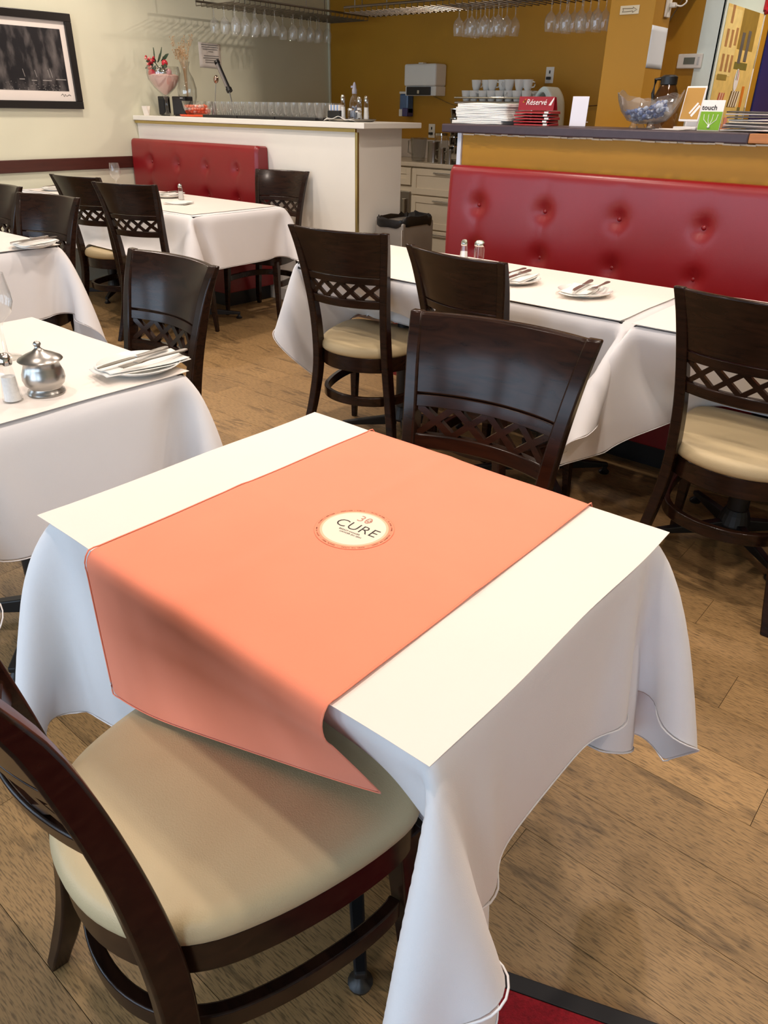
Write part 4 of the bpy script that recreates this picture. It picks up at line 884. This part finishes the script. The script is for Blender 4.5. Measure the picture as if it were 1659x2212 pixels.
# grinder column, jugs and canisters on the worktop
t = thing('steel_cup_tower', 'tower of stacked chrome cups left of the espresso machine', 'cup stack', (-4.10, 5.80, .90))
for k in range(6): MB().lathe([(.034, .07*k), (.036, .07*k+.004), (.046, .07*k+.062), (.050, .07*k+.066), (.050, .07*k+.072), (.04, .07*k+.070)], 22).build('cup', M_CHROME, t, smooth=40)
t = thing('plastic_pitcher', 'clear ribbed plastic pitcher on the rear worktop', 'pitcher', (-4.52, 5.85, .90))
MB().lathe([(.055, 0), (.06, .004), (.068, .10), (.075, .19), (.073, .19), (.066, .10), (.057, .008), (.001, .006)], 16).build('body', thin_glass('cloudy_plastic', (.86, .86, .85, 1), .2, 1.3), t, smooth=20); MB().tube([(-.07, 0, .17), (-.115, 0, .16), (-.118, 0, .07), (-.064, 0, .05)], .009, 8).build('handle', MATS['cloudy_plastic'], t, smooth=50)
for (x, y, r, h, lab) in ((-4.345, 5.84, .052, .165, 'tall brushed steel canister on the rear worktop'), (-4.18, 5.74, .032, .125, 'left of two small steel creamers on the rear worktop'), (-4.085, 5.73, .030, .115, 'right of two small steel creamers beside the ochre counter end')):
    t = thing('steel_canister', lab, 'canister', (x, y, .90)); MB().lathe([(r, 0), (r, .004), (r, h*.9), (r*1.04, h*.94), (r*1.04, h), (r*.97, h), (r*.95, .01), (.001, .01)], 24).build('body', M_STEEL, t, smooth=40)
    if r < .04: MB().tube([(-r, 0, h*.85), (-r-.03, 0, h*.8), (-r-.03, 0, h*.3), (-r, 0, h*.25)], .006, 8).build('handle', M_CHROME, t, smooth=40)
t = thing('glass_beaker', 'clear glass beaker with metal rim behind the steel canister', 'jar', (-4.36, 5.97, .90)); MB().lathe([(.06, 0), (.062, .004), (.062, .22), (.060, .22), (.058, .008), (.001, .007)], 22).build('glass', M_GLASS, t, smooth=40); MB().lathe([(.064, .21), (.064, .228), (.058, .228)], 22, cap0=False, cap1=False).build('rim', M_CHROME, t, smooth=40)
t = thing('power_cable', 'black power cable curling on the rear worktop beside the bar', 'cable', (-4.85, 6.0, .90)); MB().tube(catmull([(-.2, .15, .12), (-.12, .0, .10), (.0, -.08, .05), (.10, -.15, .006), (.06, -.2, .006), (-.05, -.14, .006), (-.15, -.1, .04)], 6), .007, 8).build('cable', M_BLACK, t, smooth=60)
# ---- wall fixtures on the back wall
t = thing('towel_dispenser', 'white wall-mounted paper towel dispenser with black slot', 'dispenser', (-4.73, YB, 1.42))
MB().span(-.19, .17, -.17, -.001, .075, .25).build('cover', M_WHITE, t, bevel=.018, seg=3); MB().span(-.185, .165, -.15, -.001, .0, .075).build('lower_housing', M_WHITE, t, bevel=.006); MB().span(-.16, .11, -.165, -.15, .004, .07).build('black_slot', M_BLACK, t, bevel=.003); MB().box(-.02, -.167, .03, .022, .006, .026).build('lever', M_STEEL, t); MB().box(-.05, -.08, .256, .05, .05, .012).build('lock', M_WHITE, t)
t = thing('soap_dispenser', 'blue wall soap dispenser left of the towel dispenser', 'dispenser', (-4.98, YB, 1.25)); MB().span(-.05, .05, -.09, -.001, .02, .185).build('tank', mat('blue_soap', srgb(70, 105, 150), .25, coat=.4, var=.06), t, bevel=.012); MB().span(-.052, .052, -.093, -.001, .185, .205).build('lid', M_WHITE, t, bevel=.005); MB().span(-.048, -.01, -.10, -.001, 0, .06).build('push_tab', M_WHITE, t, bevel=.005); MB().span(-.01, .05, -.096, -.001, .0, .07).build('lower_tank', mat('purple_soap', srgb(70, 66, 120), .3, var=.05), t, bevel=.006)
def plate_fix(x, z, label, kind):
    t = thing('wall_outlet', label, 'outlet', (x, YB, z)); MB().span(-.037, .037, -.007, -.001, -.058, .058).build('cover_plate', M_WHITE, t, bevel=.003)
    for dz in (.022, -.022): MB().box(0, -.0085, dz, .012, .004, .022).build('socket', M_BLACK if kind else M_WHITE, t)
    if kind: MB().box(0, -.02, -.022, .03, .03, .02).build('plug', M_BLACK, t)
    return t
plate_fix(-4.70, 1.135, 'white outlet with black plug above the rear worktop', 1); plate_fix(-3.515, 1.575, 'white switch plate above the espresso cups', 1)
t = thing('wall_cable', 'thin brown cable running along the ochre wall to the pillar', 'cable', (-3.2, YB, 1.4)); MB().tube(catmull([(.95, -.008, .20), (.5, -.008, .05), (.2, -.008, -.03), (.05, -.01, -.05), (-.05, -.012, -.12)], 5), .004, 6).build('cable', mat('brown_cable', srgb(96, 62, 18), .6, var=.05), t, smooth=60)
t = thing('wall_cable', 'thin tan cable hanging below the towel dispenser', 'cable', (-4.6, YB, 1.4)); MB().tube(catmull([(-.10, -.008, .02), (.1, -.008, -.04), (.35, -.008, -.10), (.5, -.008, -.18)], 5), .004, 6).build('cable', mat('tan_cable', srgb(150, 118, 60), .6, var=.05), t, smooth=60)
# ---- trash can
t = thing('trash_can', 'steel trash can with black liner beside the white bar', 'trash can', (-3.40, 4.27, 0))
MB().span(-.125, .125, -.17, .17, .015, .64).build('body', mat('stainless_bin', srgb(158, 152, 144), .42, metal=.55, var=.04), t, bevel=.012, seg=3); MB().span(-.12, .12, -.165, .165, 0, .015).build('base_ring', M_BLACK, t); MB().span(-.006, .006, -.176, -.168, .03, .60).build('seam_strip', M_CHROME, t, bevel=.002, loc=(.118, 0, 0))
b = MB(); N = 40; r4 = random.Random(2)
ring = lambda s, z, j: [((.128*s*np.sign(math.cos(a))*abs(math.cos(a))**.35), (.174*s*np.sign(math.sin(a))*abs(math.sin(a))**.35), z+r4.uniform(-j, j)) for a in [2*PI*k/N for k in range(N)]]
b.rings([ring(1.02, .61, .008), ring(1.04, .62, .006), ring(1.03, .655, .006), ring(.97, .668, .012), ring(.85, .645, .012), ring(.8, .50, .0)], cap0=False); b.build('bin_liner', mat('black_bag', srgb(18, 18, 20), .3, var=.1, bump=.6, bscale=30), t, smooth=40)
MB().add([(.0, .06, .66), (.05, .05, .665), (.03, .075, .70), (.09, .12, .668), (.02, .11, .67)], [(0, 1, 2), (1, 3, 2), (3, 4, 2), (4, 0, 2)]).build('liner_knot', MATS['black_bag'], t)

# ================================================================== ochre counter top things
ZS = 1.2525
for k in range(6):
    t = thing('folded_napkin', 'folded white linen napkin in the counter stack, %s' % ('lowest, sticking out left', 'second from the bottom', 'third from the bottom', 'fourth from the bottom', 'second from the top', 'topmost')[k], 'napkin', (-2.30+r3.uniform(-.006, .006)-(.02 if k == 0 else 0), 3.56, ZS+.0148*k), r3.uniform(-.03, .03), 'napkins stacked on the ochre counter')
    for q in range(2): MB().grid(lambda u, v: ((u-.5)*.29, (v-.5)*.19, .0072*q+.0072+.0035*math.sin(PI*v)*math.sin(PI*min(1, u*1.3))+.0012*math.sin(9*u+k)), 14, 8).build('fold_layer', M_NAP, t, smooth=60, solid=.0071)
M_RSV = mat('red_card', srgb(150, 22, 34), .4, var=.03); M_WPR = mat('white_print', srgb(240, 236, 232), .6, var=.01)
for k in range(5):
    t = thing('reserve_card', 'flat red reservation card in the stack, %s' % ('lowest', 'second from below', 'middle one', 'fourth from below', 'just under the standing Réservé card')[k], 'card', (-2.035+r3.uniform(-.004, .004), 3.55, ZS+.0125*k), r3.uniform(-.02, .02), 'red reservation cards stacked on the counter')
    MB().add([(-.095, -.05, 0), (.095, -.05, 0), (.095, .05, 0), (-.095, .05, 0), (-.095, -.046, .006), (.095, -.046, .006), (.095, .046, .0115), (-.095, .046, .0115)], [(3, 2, 1, 0), (4, 5, 6, 7), (0, 1, 5, 4), (1, 2, 6, 5), (2, 3, 7, 6), (3, 0, 4, 7)]).build('card', M_RSV, t, bevel=.0015)
    MB().box(.075, -.0495, .005, .022, .0012, .008).build('white_corner', M_WPR, t)
t = thing('reserve_tent_card', 'red tent card reading Réservé on top of the card stack', 'card', (-2.035, 3.535, ZS+.0630), 0)
MB().box(0, 0, .029, .19, .0018, .058, rx=-.10).build('front_leaf', M_RSV, t); MB().box(0, .026, .029, .19, .0018, .058, rx=.35).build('back_leaf', M_RSV, t)
text('Réservé', .034, M_WPR, t, (.0, -.0022, .034), (PI/2-.10, 0, 0), shear=.25, extrude=.0004)
b = MB(); 
for a in (.5, 1.0): b.box(-.068+.006*a, -.002, .036+.004*a, .020, .0008, .004, ry=-a)
b.build('gold_mark', mat('gold_print', srgb(200, 120, 40), .5, var=.02), t); MB().add([(.052, -.0012, .004), (.070, -.0012, .004), (.093, -.0022, .046), (.093, -.0022, .056)], [(0, 1, 2, 3)]).build('white_stripe', M_WPR, t, solid=.0006)
t = thing('standing_card', 'blank white card standing upright on the ochre counter', 'card', (-1.815, 3.55, ZS)); MB().box(0, 0, .062, .082, .003, .122, rx=-.06).build('card', mat('lilac_white_card', srgb(232, 230, 240), .5, var=.01), t, bevel=.001); MB().box(0, .02, .02, .06, .04, .003, rx=-.06, ry=0).build('stand', M_WPR, t)
# ---- candy bowl with wavy rim
bw = thing('crystal_bowl', 'wavy-edged crystal bowl on feet filled with blue candies', 'bowl', (-1.50, 3.58, ZS)); NB = 48
def bring(r, z, amp, off=0.0): return [((r+off)*math.cos(2*PI*k/NB), (r+off)*math.sin(2*PI*k/NB)*.85, z+amp*(math.cos(4*PI*k/NB)*.9+.35*math.sin(14*PI*k/NB)+.25*math.sin(22*PI*k/NB))) for k in range(NB)]
MB().rings([bring(.045, .018, 0), bring(.085, .03, 0), bring(.118, .065, .002), bring(.135, .10, .010), bring(.143, .125, .018), bring(.143, .125, .018, -.004), bring(.135, .10, .010, -.004), bring(.118, .068, .002, -.004), bring(.085, .034, 0, -.004), bring(.04, .022, 0)]).build('bowl', hazy_glass('crystal', .06), bw, smooth=30)
for k in range(4): MB().lathe([(.018, 0), (.020, .004), (.013, .014), (.010, .024)], 12, (.055*math.cos(PI/4+k*PI/2), .055*math.sin(PI/4+k*PI/2), 0)).build('foot', MATS['crystal'], bw, smooth=40)
cb = [candy_mesh(mat('blue_wrapper', srgb(84, 108, 160), .35, var=.1), .8), candy_mesh(mat('pale_blue_wrapper', srgb(176, 190, 216), .35, var=.05), .8)]
for k in range(64):
    a = r3.uniform(0, 6.28); lv = k//20; rr = (.070+.012*lv)*math.sqrt(r3.random()); o = bpy.data.objects.new('wrapped_candy', cb[k % 3 == 0]); C.objects.link(o); o.location = (-1.50+rr*math.cos(a), 3.58+rr*.8*math.sin(a), ZS+.046+.015*lv+.02*rr/.1*math.cos(a)); o.rotation_euler = (r3.uniform(-.6, .6), r3.uniform(-.6, .6), r3.uniform(0, 6))
    tag(o, 'pale blue wrapped candy in the crystal bowl' if k % 3 == 0 else 'dark blue wrapped candy in the crystal bowl', 'candy', 'blue candies in the crystal bowl')
# ---- coffee carafe, tablet, leaflets, magazines
t = thing('coffee_carafe', 'glass coffee carafe with black collar and handle behind the crystal bowl', 'carafe', (-1.50, 3.76, ZS)); MB().lathe([(.06, 0), (.066, .006), (.070, .05), (.064, .10), (.045, .15), (.030, .175), (.030, .19), (.028, .19), (.043, .15), (.062, .10), (.001, .01)], 26).build('glass', thin_glass('smoky_glass', (.80, .74, .62, 1), .03, 1.5), t, smooth=50); MB().lathe([(.032, .172), (.036, .175), (.036, .205), (.024, .212), (.001, .213)], 22, cap0=False).build('collar', M_BLACK, t, smooth=40); MB().tube([(-.033, -.0, .198), (-.062, 0, .195), (-.066, 0, .14), (-.060, 0, .11)], .008, 8).build('handle', M_BLACK, t, smooth=50)
t = thing('tablet_stand', 'white-framed tablet screen tilted on a stand', 'tablet', (-1.315, 3.60, ZS), .0)
sc = thing('screen', '', ''); 
for q in ('label', 'category'): del sc[q]
sc.parent = t; sc.location = (0, 0, .098); sc.rotation_euler = (-.22, .0, -.1)
MB().span(-.045, .045, -.004, .004, -.068, .068).build('case', M_WPR, sc, bevel=.004); MB().span(-.039, .039, -.0055, -.004, -.060, .060).build('display', mat('ochre_reflection', srgb(196, 150, 82), .12, coat=.6, var=.04), sc); b = MB()  # display colour is a painted reflection of the ochre surroundings
b.box(.012, -.006, -.018, .008, .001, .05, ry=.6).box(.022, -.006, -.028, .010, .001, .05, ry=.6); b.build('screen_graphic', M_WPR, sc)
MB().span(-.05, .05, -.05, .06, 0, .012).build('base', M_WPR, t, bevel=.003); MB().box(0, .03, .04, .05, .012, .07, rx=-.3).build('neck', M_WPR, t)
t = thing('order_slips', 'few white paper slips under the tablet stand', 'papers', (-1.335, 3.44, ZS))
for k in range(3): MB().box(.01*k, .006*k, .0012+.0018*k, .12, .07, .0012, rz=.15*k-.1).build('slip', M_PAPER, t)
t = thing('leaflet', 'green and white leaflet reading touch standing on the counter', 'leaflet', (-1.195, 3.50, ZS), .06); lean = -.16
sc = MB().box(0, 0, .056, .088, .003, .112, rx=lean).build('sheet', M_WPR, t); gy = lambda z: -.002+(z-.056)*math.tan(-lean)*-1*-1
def on_leaf(x, z, y=-.0022): c_, s_2 = math.cos(lean), math.sin(lean); return (x, y*c_-(z-.056)*s_2, .056+y*s_2+(z-.056)*c_)
pts = [on_leaf(-.043, .002), on_leaf(.043, .002), on_leaf(.043, .070), on_leaf(-.043, .070)]
MB().add(pts, [(0, 1, 2, 3)]).build('green_panel', mat('leaf_green_print', srgb(120, 170, 20), .4, var=.08, vscale=30), t, solid=.0004)
text('touch', .026, M_INK, t, on_leaf(-.012, .084, -.0024), (PI/2+lean, 0, 0), extrude=.0003, bold=.0004); b = MB()
for a in (-.25, -.08, .08, .25): b.tube([on_leaf(.0, .018, -.003), on_leaf(.10*a, .04, -.003), on_leaf(.11*a, .06, -.003)], .0012, 5)
b.ball(on_leaf(0, .014, -.003), .006, 10, 6); b.build('scallion_picture', M_WPR, t, smooth=60)
for k in range(9):
    cols = [(216, 208, 200), (96, 90, 86), (180, 172, 168), (70, 66, 64), (202, 190, 170)]; c_ = cols[k % 5]
    o = MB().grid(lambda u, v: ((u-.5)*.30, (v-.5)*.21, .003*math.sin(2.2*u+k)+.002*math.sin(3*v)), 8, 5).build('magazine', mat('magazine_%d' % (k % 5), srgb(*c_), .4, var=.12, vscale=25), smooth=60, solid=.005, loc=(-.965+r3.uniform(-.015, .015), 3.55, ZS+.007+.0078*k), rot=(0, 0, r3.uniform(-.08, .08)))
    tag(o, 'curled magazine in the counter stack, %s' % ('lowest', 'second from the bottom', 'third from the bottom', 'fourth from the bottom', 'middle one', 'fourth from the top', 'third from the top', 'second from the top', 'topmost with pale cover')[k], 'magazine', 'magazines stacked on the counter')

# ================================================================== pillar and wall signs
t = thing('arrow_sign', 'small cream sign with an outlined right arrow on the pillar', 'sign', (-2.078, 4.5, 1.798)); MB().span(-.054, .054, -.004, -.0008, -.02, .02).build('plaque', mat('cream_plaque', srgb(222, 208, 176), .5, var=.03), t, bevel=.001)
ar = [(-.04, -.008), (-.034, 0), (-.04, .008), (.02, .006), (.018, .012), (.042, 0), (.018, -.012), (.02, -.006)]; MB().tube([(x, -.005, z) for x, z in ar], .0014, 5, closed=True).build('arrow', mat('brown_ink', srgb(110, 86, 50), .6, var=.02), t)
o = MB().grid(lambda u, v: (.004*math.sin(PI*v)*math.sin(3*u), .005+u*.215, v*.195), 8, 8).build('wall_notice', mat('bluish_paper', srgb(228, 234, 240), .6, var=.01), smooth=60, solid=.0008, loc=(-1.937, 4.492, 1.53)); tag(o, 'white paper sheet taped to the lit side of the pillar', 'notice')
t = thing('power_adapter', 'white outlet strip with plug and curled white cord high on the pillar', 'power adapter', (-1.938, 4.655, 1.79)); MB().span(.001, .012, -.03, .03, -.02, .14).build('outlet_strip', M_WHITE, t, bevel=.003); MB().box(.028, .01, .035, .03, .03, .022).build('plug', M_WHITE, t, bevel=.004); MB().tube(catmull([(.04, .01, .035), (.07, .02, .03), (.09, .03, .05), (.07, .03, .075), (.05, .02, .10), (.05, .0, .16)], 6), .004, 8).build('cord', M_WHITE, t, smooth=60)
t = thing('pillar_poster', 'edge of a white sheet at the top of the pillar above the arrow', 'notice', (-2.08, 4.497, 1.86)); MB().span(-.07, .09, -.002, .001, 0, .2).build('sheet', M_PAPER, t)
t = thing('thermostat', 'white wall thermostat with grey display beyond the pillar', 'thermostat', (-1.885, 5.0, 1.582)); MB().span(-.072, .072, -.025, -.001, -.037, .037).build('case', M_WHITE, t, bevel=.006); MB().span(-.034, .030, -.0265, -.025, -.016, .018).build('display', mat('lcd_grey', srgb(110, 116, 106), .3, var=.05), t); MB().box(.05, -.026, .0, .012, .002, .04).build('buttons', mat('pale_grey', srgb(200, 200, 198), .5, var=.02), t)
t = thing('shelf_bracket', 'dark wire shelf bracket cut off at the top beyond the pillar', 'bracket', (-1.98, 5.0, 1.80)); MB().tube([(-.08, -.004, -.02), (.05, -.12, .10), (-.08, -.004, .10)], .005, 6).build('brace', M_STEEL, t, smooth=40); MB().span(-.10, .07, -.15, -.001, .10, .115).build('shelf_board', M_BLACK, t)
wb = MB().span(-1.756, -1.748, 5.03, 5.74, 1.10, 2.4).build('backing_board', mat('mint_white_board', srgb(216, 232, 220), .45, var=.01), bevel=.002); tag(wb, 'pale mint white board behind the street scene poster', 'board')
# the street-scene poster (a generic cafe street, built of flat printed pieces)
po = thing('street_poster', 'yellow street scene poster with awnings on the white board', 'poster', (-1.7475, 5.045, 1.14)); PWd, PHt = .66, .72
def pp(name, u0, v0, u1, v1, col, lift=.0012, sk=0.0):
    MB().add([(lift, u0*PWd, v0*PHt), (lift, u1*PWd, v0*PHt), (lift, (u1+sk)*PWd, v1*PHt), (lift, (u0+sk)*PWd, v1*PHt)], [(0, 1, 2, 3)]).build(name, mat('poster_%d_%d_%d' % col, srgb(*col), .55, var=.1, vscale=18), po, solid=.0008)
pp('sheet', 0, 0, 1, 1, (232, 200, 118), .001); pp('sky_patch', .42, .72, .86, 1, (150, 122, 50), .0018); pp('left_facade', 0, .52, .38, .98, (238, 214, 140), .0018); pp('pavement', 0, 0, .62, .17, (222, 160, 110), .0018)
for u, v in ((.08, .72), (.2, .72), (.31, .74), (.08, .55), (.2, .55), (.31, .55), (.12, .88)): pp('window', u, v, u+.06, v+.12, (176, 130, 80), .0026)
pp('shutter', .50, .62, .58, .84, (96, 92, 88), .0026); pp('shutter', .66, .64, .74, .86, (104, 98, 92), .0026); pp('ivy', .44, .58, .80, .63, (120, 112, 50), .0024); pp('ivy', .05, .49, .30, .53, (150, 130, 60), .0024)
for k in range(8): pp('awning_stripe', .46+.032*k, .30, .492+.032*k, .42, (120, 92, 40) if k % 2 == 0 else (240, 230, 210), .0030, .05)
for k in range(5): pp('awning_stripe', .16+.03*k, .32, .19+.03*k, .40, (196, 96, 74) if k % 2 == 0 else (232, 200, 160), .0030, .03)
MB().lathe([(.001, 0), (.04, 0), (.04, .001)], 24, (0, 0, 0), axis=Matrix(((0, 0, 1), (1, 0, 0), (0, 1.5, 0)))).build('oval_sign', M_WPR, po, loc=(.0028, .58*PWd, .50*PHt)); pp('sign_stripe', .555, .50, .57, .575, (60, 110, 60), .0042); pp('sign_stripe', .595, .50, .61, .575, (170, 50, 40), .0042)
pp('door', .20, .06, .28, .28, (90, 66, 64), .0028); pp('door', .34, .05, .40, .30, (110, 116, 150), .0028); pp('green_apron', .16, .12, .24, .22, (84, 130, 70), .0034); pp('orange_banner', .80, .30, .87, .46, (226, 130, 40), .0030); pp('plant', .78, .20, .86, .30, (120, 110, 60), .0032); pp('pink_dress', .46, .06, .56, .22, (226, 150, 130), .0034); pp('right_facade', .70, .02, .80, .20, (190, 140, 80), .0026)
MB().tube([(.004, PWd, .0), (.006, PWd-.005, .3*PHt), (.004, PWd+.004, .6*PHt), (.006, PWd, PHt)], .004, 6).build('curled_edge', M_WPR, po, smooth=60)
o = MB().span(-1.756, -1.744, 5.87, 6.9, .9, 1.95).build('blue_panel', mat('deep_blue_panel', srgb(20, 30, 110), .4, var=.05), bevel=.003); tag(o, 'deep blue wall panel cut off at the right edge', 'panel')
o = MB().box(0, 0, 0, .010, .05, .06).ball((.004, .02, -.03), .02, 10, 8).build('red_ornament', M_BERRY, smooth=60, loc=(-1.742, 5.69, 1.91)); tag(o, 'small red ornament on the white board above the poster', 'ornament')
# ---- notice on the cream wall
t = thing('wall_notice', 'printed white notice taped on the cream wall over the bar', 'notice', (XL+.001, 4.665, 1.60)); MB().grid(lambda u, v: (.001+.004*v*v, u*.235, v*.185-.006*u), 6, 6).build('sheet', M_PAPER, t, smooth=60, solid=.0008)
b = MB()
for k, (a, e_) in enumerate(((.02, .2), (.02, .2), (.03, .19), (.09, .14), None, (.04, .2), (.03, .2), (.05, .2), (.05, .2)) if False else ((.02, .2), (.02, .2), (.03, .19), (.09, .14), (.0, .0), (.04, .2), (.03, .2), (.05, .2), (.05, .2))):
    if e_ > a: b.box(.0052, (a+e_)/2+.01, .168-.016*k, .0008, e_-a, .005)
b.build('printed_lines', mat('grey_ink', srgb(130, 126, 122), .7, var=.02), t)
# ---- framed picture
fx, fy0, fy1, fz0, fz1 = XL, 2.55, 3.50, 1.270, 1.886
fr = thing('framed_picture', 'black-framed dark photograph with white mat on the cream wall', 'picture', (fx, (fy0+fy1)/2, fz0)); H = fz1-fz0; Wd = (fy1-fy0)/2; fw_ = .052; b = MB()
for a in ((-Wd, Wd, 0, fw_), (-Wd, Wd, H-fw_, H), (-Wd, -Wd+fw_, fw_, H-fw_), (Wd-fw_, Wd, fw_, H-fw_)): b.span(.001, .032, a[0], a[1], a[2], a[3])
b.build('frame', mat('black_frame', srgb(24, 22, 22), .35, coat=.3, var=.05), fr, bevel=.004); MB().span(.001, .012, -Wd+fw_-.002, Wd-fw_+.002, fw_-.002, H-fw_+.002).build('mat_board', M_PAPER, fr)
m_ = bpy.data.materials.new('night_photo'); m_.use_nodes = True; nt = m_.node_tree; bs = nt.nodes['Principled BSDF']; tc = nt.nodes.new('ShaderNodeTexCoord'); nz = nt.nodes.new('ShaderNodeTexNoise'); nz.inputs['Scale'].default_value = 9; nz.inputs['Detail'].default_value = 8; mpn = nt.nodes.new('ShaderNodeMapping'); mpn.inputs['Scale'].default_value = (1, 1.6, .7); cr = nt.nodes.new('ShaderNodeValToRGB'); cr.color_ramp.elements[0].position = .45; cr.color_ramp.elements[0].color = srgb(32, 32, 36); cr.color_ramp.elements[1].position = .80; cr.color_ramp.elements[1].color = srgb(120, 114, 112)
nt.links.new(tc.outputs['Object'], mpn.inputs[0]); nt.links.new(mpn.outputs[0], nz.inputs['Vector']); nt.links.new(nz.outputs['Fac'], cr.inputs[0]); nt.links.new(cr.outputs[0], bs.inputs['Base Color']); bs.inputs['Roughness'].default_value = .35
pz0, pz1 = .118, .515; ph = MB().span(.012, .0135, -Wd+.12, Wd-.093, pz0, pz1).build('photograph', m_, fr); b = MB(); r5 = random.Random(6)
for k in range(90): b.box(.0138, r5.uniform(-.3, Wd-.16), pz0+.004+r5.random()**2*.05, .0006, r5.uniform(.002, .010), r5.uniform(.0015, .004))
for yy, zz, ww in ((.22, .066, .07), (.12, .064, .04), (.03, .070, .04), (.33, .075, .08)): b.box(.0138, yy, pz0+zz, .0006, ww, .006)
for yy, hh in ((.24, .05), (.26, .06), (.14, .045), (.05, .05)): b.box(.0138, yy, pz0+.085+hh/2, .0006, .004, hh, rx=.2)
b.build('light_specks', mat('grey_highlight', srgb(150, 146, 142), .5, var=.1), fr); MB().tube(catmull([(.0135, .31, .088), (.0135, .325, .10), (.0135, .335, .083), (.0135, .345, .098), (.0135, .355, .085), (.0135, .375, .095), (.0135, .39, .088)], 4), .0012, 5).build('signature', M_INK, fr)

# ================================================================== red carpet mat at the entrance
cp = thing('entrance_carpet', 'red entrance carpet with black rubber border at the bottom edge', 'carpet', (-.345, .703, 0), math.radians(21))
MB().span(.03, 1.7, -1.5, -.03, .001, .009).build('pile', M_CARPET, cp, bevel=.002); MB().span(0, 1.7, -.029, 0, .001, .008).build('rubber_border', M_RUBBER, cp, bevel=.002); MB().span(0, .029, -1.5, -.03, .001, .008).build('rubber_border', M_RUBBER, cp, bevel=.002)
